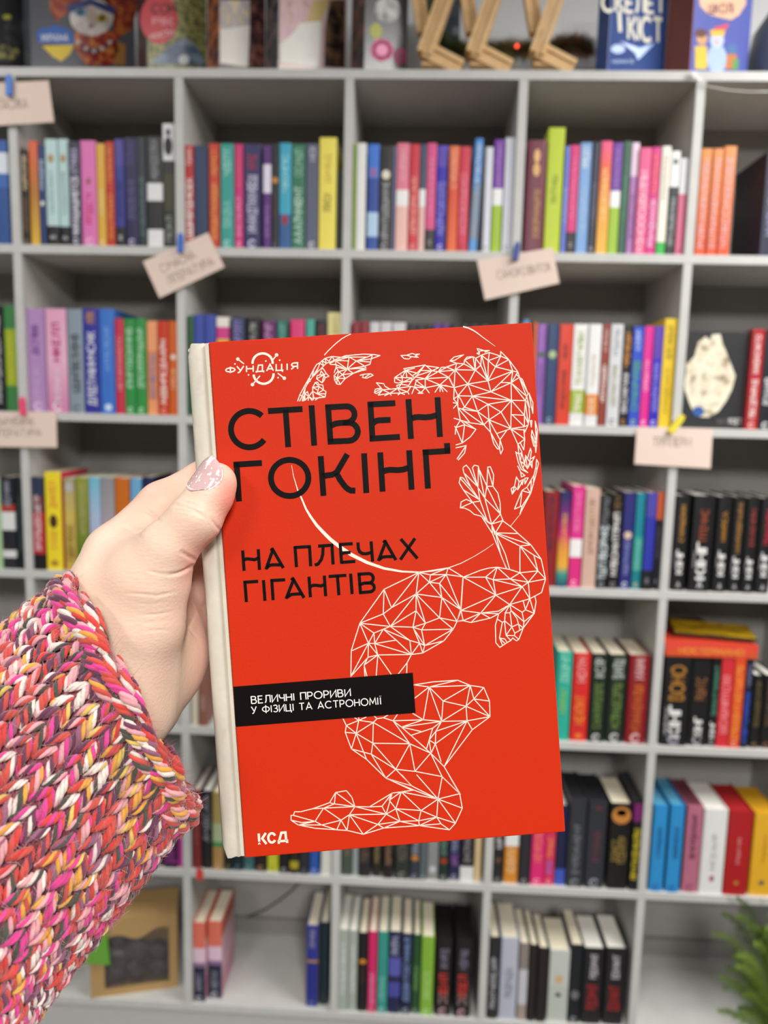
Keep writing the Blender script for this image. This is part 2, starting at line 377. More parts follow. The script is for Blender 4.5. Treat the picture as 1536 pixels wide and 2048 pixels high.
row(1, [
 (705, 712, 288, '7f9a1e', 'slim olive green book', dict()),
 (712.5, 731, 286, 'e6e8e4', 'white book by the olive spine', dict()),
 (735, 757, 288, '2a5ab0', 'blue book with pale lower patch', dict(b=((0, '2450a0'), (.13, 'b4d2ee'), (.36, '24489a'), (.68, '3a78d8')), t=[('e06a5a', 4, .7, .78, .4)])),
 (758, 784, 292, '1b1b1d', 'black book with white lettering and cream dot', dict(t=[('a8aaac', 14, .1, .66, .42)], dot=[(.73, 'ece2d0', .32, .045)], e='b0b0b4')),
 (785, 791, 292, '6a6c90', 'very slim slate lavender book', dict()),
 (792, 817, 286, 'e88aa0', 'pink and peach book with white slash', dict(b=((0, 'eebfb4'), (.42, 'f2f0ee'), (.57, 'e57c94')), t=[('f4b8c4', 6, .65, .95, .3)])),
 (818, 837.5, 288, 'cf2a3e', 'red book with coral lettering', dict(t=[('f0a08c', 12, .16, .7, .55)], e='f4a8a4')),
 (838, 851, 288, '3a4a64', 'slim slate and peach book with white block', dict(b=((0, 'e8bcb4'), (.42, 'f0f0f0'), (.58, '3c4c66')))),
 (852, 871, 286, 'd84a88', 'hot pink book with black foot', dict(b=((0, '2c2a2a'), (.2, 'dc5088')), t=[('e884ac', 10, .3, .9, .4)], th=[('a09a98', 'Ж', .06, .4)])),
 (872, 894, 291, '2a22b4', 'vivid blue violet book', dict(b=((0, '2018a8'), (.65, '2a1cb4'), (.8, '5a46b8')), t=[('8a84e4', 12, .16, .66, .6)], e='d0ccf8')),
 (896, 916, 292, 'e0582e', 'orange book', dict(g=((0, 'e86a34'), (.6, 'd8481f'), (1, 'ea7a4a')), t=[('f4a884', 7, .6, .95, .5)])),
 (917, 938, 293, 'd02848', 'crimson book with pink lettering', dict(t=[('f07c94', 14, .16, .75, .6)], e='902034')),
 (941, 957, 277, '4a84c8', 'light blue book leaning slightly', dict(b=((0, '5a9ad8'), (.1, '7a94b4'), (.6, '3c86d0')), lean=1.6, t=[('cfe0f2', 8, .62, .95, .5), ('b0a894', 9, .1, .55, .4)])),
 (958.5, 966, 290, '10161e', 'very slim black book', dict()),
 (968, 983, 294, 'd6d8e2', 'slim pearl white book', dict(e='909090')),
 (985, 1005, 279, '7a3aa4', 'purple and lime book with white slash', dict(b=((0, '9cc02c'), (.42, 'eef0ee'), (.57, '7434a0')), t=[('a878c8', 7, .6, .95, .4)])),
 (1007, 1028, 275, 'dddfea', 'white book at the divider', dict(e='a0a0a8')),
], 'shelved with the leaning light blue book')
row(1, [
 (1051, 1090, 280, '6e2438', 'thick maroon book with gold ornament', dict(kind='h', t=[('c89a5c', 12, .14, .56, .24, .1)], dot=[(.86, 'e8b878', .16, .06), (.74, 'e0b070', .18, .06)])),
 (1092, 1125, 255, 'b8cc1e', 'tall lime green book above its neighbours!', dict(t=[('8a9c20', 5, .4, .62, .3)])),
 (1126, 1135, 292, '6a7ed8', 'slim lavender blue book', dict(t=[('a8b8f4', 9, .2, .7, .6)])),
 (1136, 1155, 290, 'd82a74', 'raspberry book with black foot', dict(b=((0, '2a2426'), (.2, 'd83478')), th=[('a8a0a0', 'Ж', .06, .4)], t=[('e86a9c', 10, .3, .9, .4)])),
 (1156, 1180, 285, '7aa4d8', 'light blue book with pale lettering', dict(t=[('d8e8f8', 5, .78, .96, .5), ('a4c4ec', 8, .2, .6, .4)])),
 (1181, 1195, 284, '23283c', 'slim dark navy book', dict(t=[('6a6c84', 10, .2, .7, .4)], e='c8c8d0')),
 (1197, 1219, 282, 'e8943c', 'pink book fading to orange', dict(g=((0, 'f0b848'), (.45, 'ee9a34'), (.75, 'e8643c'), (1, 'ea5488')), t=[('f8d88c', 9, .3, .75, .4)])),
 (1220, 1240, 285, '6a34a0', 'purple book over white and lime', dict(b=((0, '9cc034'), (.42, 'eceeec'), (.57, '6c349c')), t=[('9c6cc0', 7, .6, .95, .4)])),
 (1241, 1257, 282, '2a5a44', 'slim dark green book', dict(t=[('4c8468', 10, .2, .8, .4)])),
 (1258, 1273, 285, 'b884c0', 'slim mottled lilac book', dict(b=((0, 'b078b8'), (.7, 'e8d0e4')), t=[('8c5ca0', 10, .1, .6, .4)])),
 (1274, 1297, 295, 'e0588c', 'pink book with pale pink lettering', dict(t=[('f8bcd0', 12, .1, .78, .55)], e='f8d0dc')),
 (1298, 1316, 294, 'd02684', 'magenta book with white lettering', dict(t=[('f4b8d8', 10, .08, .52, .6), ('f06a5c', 7, .58, .94, .5)])),
 (1318, 1336, 292, 'e8e4d2', 'cream book with bright green foot', dict(b=((0, '38b04a'), (.12, 'ece8d8')), t=[('b0a894', 10, .5, .92, .3)])),
 (1337, 1355, 302, '2c3234', 'black book with white top and ring', dict(b=((0, '2a2e30'), (.66, 'eaecea')), t=[('9a9e9e', 9, .1, .55, .45)], dot=[(.9, '3a3a3a', .25, .03)])),
 (1356, 1377, 316, 'e47494', 'pink book with white top half', dict(b=((0, 'e27494'), (.63, 'eef0f2')), e='b04a64')),
], 'shelved with the tall lime book')
o3 = dict(g=((0, 'd8502c'), (1, 'e08a44')), t=[('d8a8a8', 14, .08, .9, .5)])
row(1, [
 (1397, 1418, 297, 'd8703a', 'orange book against the divider in the set of three!', dict(o3)),
 (1420, 1440, 297, 'd8703a', 'middle orange book in the set of three!', dict(o3)),
 (1442, 1466, 292, 'd8703a', 'slightly taller orange book ending the set of three!', dict(o3)),
 (1527, 1560, 302, '20263e', 'dark navy book standing apart with printed back cover!', dict(d=.15, t=[('8c90b0', 10, .2, .8, .4)])),
], '')

# --- second row (board 2)
row(2, [
 (-16, 9, 612, '16181a', 'black book with white script beside a green spine!', dict(t=[('b8babc', 14, .08, .9, .4)])),
 (10, 33, 611, '3a7a44', 'green book with yellow green label panel!', dict(b=((0, '3f8048'), (.24, '9ab02c'), (.78, '3f8048')), t=[('c8c838', 9, .28, .74, .35)])),
], '')
row(2, [
 (51, 92, 617, 'b48cc0', 'thick lilac book with violet lettering!', dict(t=[('6a3a8c', 5, .56, .84, .3, -.05), ('c8a8d0', 10, .1, .45, .3)], e='e0cce4')),
 (93, 134, 617, 'dc90bc', 'thick pink book with rose lettering!', dict(g=((0, 'd080ac'), (.5, 'e8b4cc'), (1, 'e4a4c4')), t=[('c03c74', 6, .5, .86, .34), ('eed0e0', 9, .1, .42, .25)], e='f4e0ea')),
 (136, 166, 618, '8a98a4', 'grey book with dark script', dict(t=[('4a545e', 11, .2, .76, .45)], e='5c666e')),
 (167, 199, 617, '2f3196', 'deep blue book with white and gold lettering', dict(t=[('dcdce8', 12, .08, .78, .45), ('c89048', 5, .86, .97, .5)])),
 (200, 230, 618, '3c74cc', 'bright blue book with thin lettering', dict(t=[('7aa8e8', 8, .42, .82, .3)], dot=[(.06, 'c8dcf4', .25, .035)])),
 (231, 248, 637, 'c8324a', 'red book with pink script', dict(t=[('e88c98', 12, .25, .82, .5)])),
 (249, 270, 637, '2f9044', 'green book with white script next to the red spine!', dict(t=[('a8d8b0', 12, .28, .9, .5)], e='d0ecd4')),
 (271, 292, 637, '2f9044', 'green book with white script next to the peach spine!', dict(t=[('a8d8b0', 12, .28, .9, .5)], e='d0ecd4')),
 (294, 316, 642, 'ec9660', 'peach orange book with grey lettering', dict(b=((0, 'ee9c68'), (.16, 'e08a54'), (.68, 'f0a070')), t=[('8c84a8', 8, .18, .64, .5)])),
 (317, 337, 642, 'cc3a1c', 'red orange book with white title', dict(t=[('f6e8e0', 11, .12, .8, .5)], e='f0a890')),
 (338, 357, 642, 'd8641e', 'orange book at the divider', dict(t=[('f0b484', 6, .28, .5, .5)], dot=[(.62, 'e8e0d0', .3, .03)])),
], 'shelved with the thick lilac book')
row(2, [
 (376, 387.5, 631, '2a5a38', 'slim dark green book', dict()),
 (388, 409, 629, '3a4ea4', 'blue book next to the slim dark green one behind held book!', dict()),
 (409.5, 431, 629, '3a4ea4', 'blue book next to the white banded one behind held book!', dict()),
 (433, 459, 634, 'e8e0d2', 'white book with pink and yellow bands', dict(b=((0, 'e8b838'), (.78, 'd03c88'), (.9, 'ece6dc')))),
 (462, 490, 634, '2c3454', 'navy book with lilac lettering', dict(t=[('8c80c8', 14, .3, .98, .5)])),
 (493, 519, 635, '1e1a1c', 'black book with grey lettering', dict(t=[('9a9a98', 12, .3, .94, .4)])),
 (524, 550, 642, '6a1e62', 'plum book with pale lettering', dict(t=[('b88cb4', 12, .3, .97, .5)])),
 (552, 575, 640, '22685c', 'dark teal book', dict(t=[('6cb0a0', 10, .4, .97, .4)])),
 (580, 608, 639, 'dc3a78', 'hot pink book', dict()),
 (611, 628, 639, '4aa898', 'light teal book', dict()),
 (630, 652, 640, '1a1618', 'plain black book', dict(t=[('803038', 8, .5, .95, .4)])),
 (654, 681, 625, 'e6dc9a', 'pale yellow book', dict(t=[('c8bc70', 9, .5, .96, .3)])),
], 'just behind the held book')
k2 = [(702, 718, 643, '8a2630', 'dark red book at the divider'), (719, 736, 643, '8a2630', 'dark red book next to the off white ones'),
 (738, 757, 644, 'd0ccd0', 'off white book next to the dark red pair'), (759, 781, 644, 'd0ccd0', 'middle off white book of three'), (783, 809, 645, 'd0ccd0', 'off white book next to the black ones'),
 (812, 829, 648, '1b191c', 'plain black book in a dark run'), (830, 847, 648, '1b191c', 'plain black book in a dark run'), (848, 862, 648, '1b191c', 'plain black book in a dark run'),
 (863, 879, 647, '5a2a80', 'dark purple book of a pair'), (880, 896, 647, '5a2a80', 'dark purple book of a pair'),
 (898, 918, 648, '1b191c', 'plain black book in a dark run'), (919, 936, 648, '1b191c', 'plain black book in a dark run'), (937, 955, 648, '1b191c', 'plain black book in a dark run'), (956, 975, 648, '1b191c', 'plain black book in a dark run')]
row(2, [(a, b, y, c, d, dict(group=d + ' behind held book') if 'plain' in d or 'purple' in d else dict()) for a, b, y, c, d in k2], 'below the tilted cream card')
row(2, [
 (1043, 1054, 639, '5c94c0', 'slim light blue book at the divider', dict()),
 (1063, 1071, 645, 'd8683a', 'very slim orange book', dict()),
 (1072, 1091, 648, '9a64b8', 'purple book with dark green mark', dict(dot=[(.7, '3c6a3c', .35, .03)], t=[('7a489c', 10, .3, .6, .3)])),
 (1092, 1114, 648, '28406a', 'navy book with pale green mark', dict(dot=[(.7, 'a8c08c', .35, .04)], e='a0b0c0')),
 (1115, 1142, 648, 'd83c22', 'red book with dark lettering', dict(t=[('7a1c14', 11, .16, .55, .3), ('7a1c14', 5, .66, .8, .3)])),
 (1143, 1173, 648, 'e6e6e2', 'white book with olive green block', dict(b=((0, 'e4e4e2'), (.12, 'a0b428'), (.35, 'ebebe8')), t=[('a4b868', 12, .4, .92, .35), ('e8ecd0', 6, .14, .33, .4)])),
 (1174, 1199, 648, 'e4e4e2', 'white book with orange block', dict(b=((0, 'e2e4e4'), (.1, 'e08a3a'), (.31, 'eaeae8')), t=[('f2dcc0', 5, .12, .28, .4), ('d8c8b4', 8, .4, .7, .3)])),
 (1200, 1216, 648, '8e3a2c', 'brown red book with white lettering', dict(t=[('ead8d0', 10, .24, .6, .5), ('d0a8a0', 5, .74, .94, .4)])),
 (1217, 1242, 648, 'd4d6d8', 'silver white book', dict(t=[('a8a488', 11, .2, .6, .35), ('a8acb0', 6, .7, .95, .35)], e='606468')),
 (1243, 1261, 650, '1d1c1c', 'black book with orange and white lettering', dict(t=[('d08830', 7, .6, .92, .5), ('d8d8d8', 9, .14, .52, .55)], e='d08830')),
 (1262, 1283, 653, '2a4ec4', 'blue book with green lettering', dict(t=[('58a474', 12, .16, .66, .55), ('a8bcf0', 5, .76, .96, .45)], e='b0c848')),
 (1284, 1302, 652, 'dc2890', 'magenta book with pale pink lettering', dict(t=[('f4a8d4', 8, .36, .66, .4)], e='ffd0ec')),
 (1303, 1322, 652, '3224b8', 'vivid blue book with violet top', dict(b=((0, '2a1cb0'), (.65, '3026bc'), (.68, '5a3ca8')), t=[('8a84e0', 13, .16, .64, .5)], e='d8d4f8')),
 (1323, 1349, 637, 'e8c626', 'tall bright yellow book with dark lettering', dict(kind='p', t=[('a88c18', 8, .64, .94, .4), ('c8a418', 9, .14, .55, .35)])),
], 'shelved over the yellow peg')
row(2, [
 (1498, 1523, 658, 'b0262c', 'red book with white lettering beside the stone picture!', dict(t=[('f0d8d4', 10, .56, .94, .4), ('f0d8d4', 9, .12, .5, .4)], e='e8c0bc')),
 (1524, 1552, 660, '1c1e26', 'black book with white lettering past the red one!', dict(t=[('d8dade', 8, .25, .52, .5)], e='e0e0e0')),
], '')

# --- third row (board 3)
row(3, [
 (-26, 2, 960, 'a8c49a', 'pale green book at the bookcase edge!', dict()),
 (3, 30, 954, '20222e', 'dark navy book with white blocks and red mark!', dict(b=((0, '2a2a30'), (.12, 'dcdcdc'), (.2, '26262e'), (.42, 'e0e0e0'), (.62, 'a83c28'), (.7, '20222e')), t=[('9a9cae', 8, .68, .95, .4)])),
 (32, 50, 956, '1c2426', 'plain black green book by the divider!', dict(t=[('3c4a4c', 12, .2, .8, .4)])),
], '')
row(3, [
 (65, 87, 954, 'b02a30', 'red book with navy top and black foot', dict(b=((0, '1c1a1e'), (.17, 'b83038'), (.62, '6a3440'), (.8, '2e3850')), t=[('e0c8c8', 12, .22, .8, .45)])),
 (91, 123, 944, 'f0da2c', 'thick yellow book with pink covers and animal drawing!', dict(kind='p', side='e2305c', t=[('e89a3c', 6, .64, .9, .4), ('e8a83c', 5, .22, .4, .4)], dot=[(.5, '4a2a1c', .25, .07), (.07, 'b08a2c', .25, .035)])),
 (129, 152, 956, 'c4ac58', 'mustard book with patterned top', dict(g=((0, 'c8a848'), (.6, 'd0b85c'), (1, 'a8a080')), t=[('6a5424', 9, .1, .5, .45)], dot=[(.9, 'b8b8b4', .35, .05)])),
 (153, 178, 955, '7c8430', 'olive green book', dict(g=((0, '3c7a2c'), (.5, '84882c'), (1, '94963c')), t=[('a8b078', 10, .4, .92, .3)])),
 (179, 201, 955, '8cb4d0', 'light blue book fading to lilac', dict(g=((0, 'b8b0d4'), (.6, 'a8bcd8'), (1, '6cb8d0')))),
 (202, 229, 955, '989498', 'grey book fading to mauve', dict(g=((0, 'b09cac'), (.5, 'a8a0a8'), (1, '8c8c8e')))),
 (231, 260, 956, 'c86a1c', 'orange book', dict(t=[('e8a464', 9, .2, .6, .4)])),
 (262, 284, 957, '5c98c8', 'blue and white book', dict(b=((0, '3c6ca4'), (.55, 'dce6ee'), (.75, '6ca8d0')))),
 (286, 307, 954, '1c2450', 'dark blue book', dict()),
], 'shelved with the thick yellow book')
row(3, [
 (1087, 1115, 983, '8e2224', 'dark red book', dict(kind='h', t=[('6a2440', 9, .4, .95, .3)])),
 (1116, 1139, 983, 'd06a3c', 'book with sunset gradient spine over teal!', dict(kind='h', g=((0, '24406a'), (.14, '3a9a8c'), (.22, 'e8b03c'), (.42, 'e8943c'), (.55, 'd83474'), (.75, '7a2a78'), (.95, '2a2a60')), t=[('e8a84c', 8, .4, .8, .3)])),
 (1141, 1165, 972, 'dc2c84', 'hot pink book with white slash', dict(b=((0, 'dc2c80'), (.3, 'f0eeee'), (.48, 'e0308c')), t=[('f07cb4', 8, .55, .95, .4)], e='f8b8d8')),
 (1167, 1196, 977, 'd4b0a0', 'beige rose book with tan lettering', dict(t=[('a88468', 10, .35, .9, .35)])),
 (1197, 1219, 990, '1c1c1e', 'black book with large white title', dict(kind='h', t=[('d4e0e2', 10, .1, .68, .6), ('6c7072', 6, .7, .97, .5)], e='a0a4ac')),
 (1220, 1242, 988, '1d1a1c', 'black book with white title and gold top', dict(kind='h', t=[('e4e2e0', 12, .14, .8, .5), ('6a5424', 3, .84, .97, .5)], e='8c8c90')),
 (1244, 1266, 985, '2c2e74', 'indigo book with cream seal', dict(t=[('8084c0', 9, .15, .5, .4)], dot=[(.56, 'd8bca8', .35, .04)], e='e0e0f0')),
 (1268, 1287, 986, '18808c', 'teal book', dict(b=((0, '147c88'), (.2, '38a090'), (.55, '1a8494')), t=[('6cbcb4', 8, .2, .5, .5)], e='c8b868')),
 (1289, 1309, 985, '2e36a4', 'blue violet book with black foot', dict(b=((0, '1a1a20'), (.2, '2c34a4'), (.75, '4a46a4')), th=[('8c8c94', 'Ж', .07, .4)])),
 (1310, 1326, 985, '1c1a20', 'black book with orange top', dict(b=((0, '1a181e'), (.72, 'd8642c')), th=[('8c8c94', 'Ж', .07, .4)], t=[('5a5060', 9, .3, .68, .4)])),
], 'shelved with the sunset gradient book')
def king(x0, x1, yt, tc, n, desc, f0=.5, f1=.88, big=.66, word=None, kf=.16, kt=.46):
    return (x0, x1, yt, '1a1a1b', desc, dict(kind='h', pg=PAGEW, t=[(tc, word or n, f0, f1, .3), ('f0f0ee', 'КІНГ', kf, kt, .42), ('b0b0b0', n, kf + .03, kt, .09, -.32)], th=[('d0d0d4', 'А', .04, .22)]))
row(3, [
 king(1348, 1376, 991, 'b8863c', 9, 'black hardcover with gold title and white author lettering by the divider!', .52, .9),
 king(1383, 1427, 991, '9a4a30', 6, 'thickest black hardcover with rust title and large white lettering!', .54, .86, kt=.52, kf=.14),
 king(1431, 1460, 993, 'b07a2c', 6, 'black hardcover with short orange gold title after the thickest one!', .54, .84),
 king(1463, 1488, 994, 'a8783c', 12, 'black hardcover with long bronze title between gold and rust titles!', .42, .94, kt=.38),
 king(1490, 1515, 995, '9a3c34', 8, 'black hardcover with rust red title beside the bronze titled one!', .5, .88, kt=.38),
 king(1518, 1546, 996, 'b82a38', 7, 'black hardcover with bright red title ending the black row!', .52, .88),
], '')

# --- fourth row (board 4)
row(4, [
 (383, 396, 1300, 'd8ceb8', 'cream book half hidden by the hand!', dict()),
 (397, 414, 1300, '8a5a4c', 'brown book half hidden by the hand!', dict(t=[('b89a8c', 6, .2, .4, .4)])),
], '')
row(4, [
 (1112, 1142, 1304, '2cae98', 'mint green hardcover with pale lettering!', dict(kind='h', t=[('8ad8c0', 6, .66, .97, .45), ('8cc858', 8, .3, .6, .35)])),
 (1144, 1178, 1307, 'd82c28', 'bright red hardcover with orange lettering', dict(kind='h', t=[('f0a0a0', 5, .68, .95, .45), ('f08a2c', 6, .2, .52, .5)], dot=[(.06, 'e87c28', .2, .03)])),
 (1180, 1213, 1308, '1e2a20', 'dark green hardcover with olive lettering next to the bright red one!', dict(kind='h', t=[('b4bcb4', 5, .74, .95, .5), ('6a8440', 12, .16, .68, .4)], e='d8d8d8')),
 (1215, 1252, 1310, '1e2a20', 'dark green hardcover with olive lettering next to the dark red one!', dict(kind='h', t=[('b4bcb4', 5, .74, .95, .5), ('6a8440', 12, .16, .68, .4)], e='d8d8d8')),
 (1255, 1296, 1311, '8c1a22', 'dark red hardcover with orange lettering', dict(kind='h', t=[('e0b0b0', 5, .74, .96, .4), ('d06a2c', 12, .14, .68, .4)], e='f0c0c4')),
], 'beside the dark green twins')
row(4, [
 (1326, 1379, 1314, '1a1a1b', 'thick black book with large bronze title under the flat book!', dict(kind='p', t=[('a8742c', 'ВОНО', .52, .9, .5), ('f0f0ee', 'КІНГ', .1, .46, .42), ('b0b0b0', 9, .12, .44, .1, -.34)], e='a0a0b0')),
 (1381, 1419, 1316, '1b1a1b', 'black book with small bronze title under the flat book!', dict(kind='p', t=[('8c5a34', 5, .53, .78, .45), ('f0f0ee', 'КІНГ', .1, .33, .4)], e='b0b0b8')),
 (1421, 1437, 1317, '1a1d1c', 'slim black book with green title under the flat book!', dict(kind='p', t=[('4a8c78', 12, .36, .92, .5), ('f0f0ee', 'КІНГ', .1, .28, .55)], e='c0c0c8')),
 (1438, 1463, 1316, 'd03038', 'red book with pink lettering under the flat book!', dict(kind='p', t=[('f08c90', 12, .16, .8, .5)])),
 (1464, 1486, 1317, 'dc4c28', 'red orange book with amber lettering under the flat book!', dict(kind='p', t=[('f0963c', 14, .1, .92, .5)], e='e8b0a0')),
 (1487, 1502, 1320, '1a2034', 'navy book with bright blue lettering!', dict(kind='p', t=[('3458c4', 12, .06, .64, .6), ('6c7090', 6, .7, .95, .5)])),
 (1504, 1524, 1351, '1c1b1b', 'black hardcover with gold lettering beside the navy book!', dict(kind='h', pg=PAGEW, t=[('6a5a34', 12, .3, .92, .4)], e='8a6a3c')),
 (1526, 1550, 1351, '1c1b1b', 'black hardcover with bronze lettering at the shelf end!', dict(kind='h', pg=PAGEW, t=[('6a5030', 10, .3, .92, .4)], e='8a5a3c')),
], '')

# --- fifth row (board 5)
row(5, [
 (296, 324, 1590, '2c1c2c', 'dark plum book beside the sweater sleeve!', dict()),
 (326, 354, 1588, '221626', 'black book with magenta lettering beside the sleeve!', dict(t=[('a03c94', 5, .1, .3, .5)], b=((0, '20141f'), (.06, 'a8389c'), (.08, '221626')))),
 (355, 365, 1586, 'c0389c', 'very slim magenta book at the divider!', dict()),
], '')
row(5, [
 (384, 401, 1581, '7a2c2c', 'dark red hardcover', dict(kind='h', pg=PAGEW, t=[('9a5450', 9, .3, .9, .4)])),
 (403, 423, 1583, '252224', 'black hardcover with grey lettering', dict(kind='h', pg=PAGEW, t=[('8c9298', 6, .36, .95, .55)])),
 (425, 446, 1585, 'a88c58', 'gold book with green band', dict(b=((0, 'b08a54'), (.3, '3c9050'), (.36, 'b0c098'), (.6, 'b09a5c')), e='d8b8a0')),
 (448, 464, 1590, '1e2422', 'black book with olive emblem', dict(e='8a8a3c')),
 (465, 485, 1590, '1c282c', 'black teal book with blue emblem', dict(e='5c7c94')),
 (487, 508, 1590, '3c6468', 'grey teal book', dict(e='6c9a98')),
 (510, 533, 1590, '241a18', 'dark brown book with bronze emblem', dict(e='a8844c')),
 (535, 557, 1590, 'c4c832', 'lime yellow book', dict(e='8c9a2c')),
 (559, 578, 1590, '1c1a1e', 'black book with silver emblem', dict(e='b0b0b8')),
 (580, 597, 1590, '2a2618', 'black book with yellow foot print', dict(b=((0, '2a2618'), (.06, 'b0a02c'), (.16, '2a2618')))),
 (599, 618, 1590, '2c2c32', 'charcoal book with grey emblem', dict(e='6c6c74')),
 (620, 638, 1590, '2f58a8', 'medium blue book', dict(e='a8bce8')),
 (643, 664, 1590, 'dcdcd2', 'white book', dict()),
], 'shelved near the red ribbon')
row(5, [
 (684, 705, 1610, '4a5248', 'grey green book', dict(t=[('7a6c54', 6, .3, .6, .4)])),
 (706, 717, 1610, '98a2a0', 'slim pale grey book', dict()),
 (718, 742, 1612, '262426', 'black book with brown lettering, first of two', dict(t=[('6a5a48', 9, .2, .6, .5)])),
 (746, 763, 1612, '28241f', 'black book with gold lettering', dict(t=[('8c7a50', 9, .2, .6, .5)])),
 (767, 787, 1612, '241f1e', 'black book with bronze lettering', dict(t=[('8c6c4c', 9, .2, .6, .5)])),
 (791, 820, 1612, '2c302c', 'thick dark green grey book', dict(t=[('6c6450', 7, .25, .6, .5)], e='8a8c84')),
 (822, 840, 1614, '333a44', 'slate book with orange mark', dict(dot=[(.3, 'c07c34', .4, .04)], t=[('a0a4ac', 6, .36, .7, .5)], e='a8a8b4')),
 (841, 855, 1614, '5a6468', 'slim slate grey book', dict(e='b0b4b4')),
 (856, 878, 1614, '8a8c8a', 'silver grey book', dict(dot=[(.14, 'c4c4cc', .3, .05)])),
 (879, 898, 1614, '1c3028', 'dark green book with red mark', dict(dot=[(.27, '9a3c20', .4, .04)], t=[('6c8c80', 7, .36, .7, .5)], e='a8a8b0')),
 (900, 921, 1614, '24224a', 'indigo book with violet lettering', dict(t=[('8c5ca0', 5, .2, .36, .5), ('8c90b4', 8, .4, .8, .5)], e='a8a8c0')),
 (922, 949, 1614, '1a191a', 'black book with white foot', dict(b=((0, 'dcdedc'), (.2, '1a191a')), t=[('8c8c8c', 10, .26, .8, .4)])),
 (950, 964, 1612, 'd8bc90', 'slim tan book', dict()),
], 'below the held book among dark spines')
row(5, [
 (989, 1007, 1612, '262628', 'black book with white lettering', dict(t=[('c8c8c8', 6, .46, .9, .5)], dot=[(.3, '6c4a30', .35, .03)], e='a0a0a0')),
 (1010, 1038, 1612, 'd0882c', 'orange book with white upper half', dict(b=((0, 'd0862a'), (.48, 'e8e8e6')), t=[('f0c890', 7, .12, .44, .5)])),
 (1041, 1062, 1612, '2c2a30', 'charcoal book', dict(e='a8a8a8')),
 (1064, 1090, 1612, 'e02c74', 'bright pink book', dict(t=[('f0785c', 7, .3, .7, .5)], e='f8b0c8')),
 (1091, 1111, 1612, 'd8305c', 'pink book with orange and violet lettering', dict(t=[('e8804c', 6, .36, .62, .55), ('a86cc0', 5, .14, .32, .5)], e='f0a0a8')),
 (1112, 1134, 1612, '1e2248', 'navy book with blue foot', dict(b=((0, '4058b8'), (.2, '1e2246')), kind='h', pg=PAGEW)),
 (1136, 1171, 1598, '33353a', 'charcoal hardcover with grey lettering', dict(kind='h', pg=mat('26262a'), t=[('7c7e84', 9, .16, .72, .3)], e='909298')),
 (1173, 1212, 1602, '303238', 'charcoal hardcover with dark red lettering', dict(kind='h', pg=mat('222226'), t=[('704048', 8, .3, .65, .25)], dot=[(.92, '6a3038', .18, .02)], e='a0a0a8')),
 (1217, 1260, 1608, '191716', 'black hardcover with golden face and script!', dict(kind='h', t=[('98803c', 7, .3, .62, .3, .14), ('98803c', 5, .34, .58, .28, -.18)], dot=[(.87, 'c8843c', .44, .1), (.9, 'e8c080', .25, .04)])),
 (1263, 1283, 1600, '1a1818', 'black book with yellow title and magenta top', dict(b=((0, '1a1818'), (.76, '7a2468'), (.96, '202022')), t=[('c8b428', 12, .12, .68, .6)], kind='h', pg=mat('3a3c42', rough=.3))),
], 'shelved with the golden face book')
vol = dict(kind='h', d=.2)
row(5, [
 (1303, 1332, 1611, '2f90d0', 'bright blue volume with dark edges against the divider!', dict(kind='h', pg=mat('5aa4c4'), side='1c4460', t=[('1c5c94', 9, .4, .75, .3)], e='2058a0')),
 (1336, 1365, 1611, '2f90d0', 'bright blue volume with dark edges next to the mauve volume!', dict(kind='h', pg=mat('5aa4c4'), side='1c4460', t=[('1c5c94', 9, .4, .75, .3)], e='2058a0')),
 (1369, 1402, 1612, 'b86c84', 'mauve pink volume with maroon edges!', dict(kind='h', pg=mat('6c3844'), side='5a2430', t=[('6c3444', 12, .4, .9, .3)], e='8c4c5c')),
 (1404, 1451, 1619, 'e6e6e4', 'thick white volume with small red emblem!', dict(kind='h', side='e6e0cc', pg=PAGEW, t=[('b8bcc0', 6, .3, .72, .2)], dot=[(.19, 'a84c48', .1, .035)])),
 (1453, 1501, 1622, 'b02024', 'thick red volume with dotted lettering!', dict(kind='h', pg=mat('b02428'), t=[('dc8c8c', 8, .22, .84, .12)], dot=[(.15, 'c08c3c', .1, .02)])),
 (1504, 1552, 1626, 'e4ae2c', 'thick golden yellow volume with grey emblem!', dict(kind='h', pg=mat('d8a020'), t=[('c08c28', 8, .3, .84, .12)], dot=[(.16, '6a6258', .12, .03)])),
], '')

# --- bottom row (board 6)
sal = dict(kind='h', b=((0, '262a40'), (.44, '8a6c90'), (.5, 'dcc0d0'), (.68, 'd8705c')), t=[('8c90a0', 9, .14, .36, .4)], e='c0c0c8', side=ramp_mat(((0, 'c88ca0'), (.3, 'd8a8b8'), (.7, 'd0b8b0'), (.78, 'c4604c')), True))
row(6, [
 (383, 410, 1847, 'd8705c', 'salmon and pink hardcover with navy foot against the divider!', dict(sal)),
 (415, 443, 1845, 'd8705c', 'salmon and pink hardcover with navy foot facing the empty space!', dict(sal, y=.02)),
 (612, 636, 1853, '2c348c', 'blue hardcover with gold line and edges!', dict(kind='h', side='8a7434', t=[('9c98a0', 6, .74, .96, .35)], b=((0, '2a3288'), (.55, 'b08838'), (.58, '303890')), e='6c74b0', y=.012)),
 (638, 657, 1847, '1a2c34', 'dark teal hardcover beside the blue one!', dict(kind='h', y=.02)),
], '')
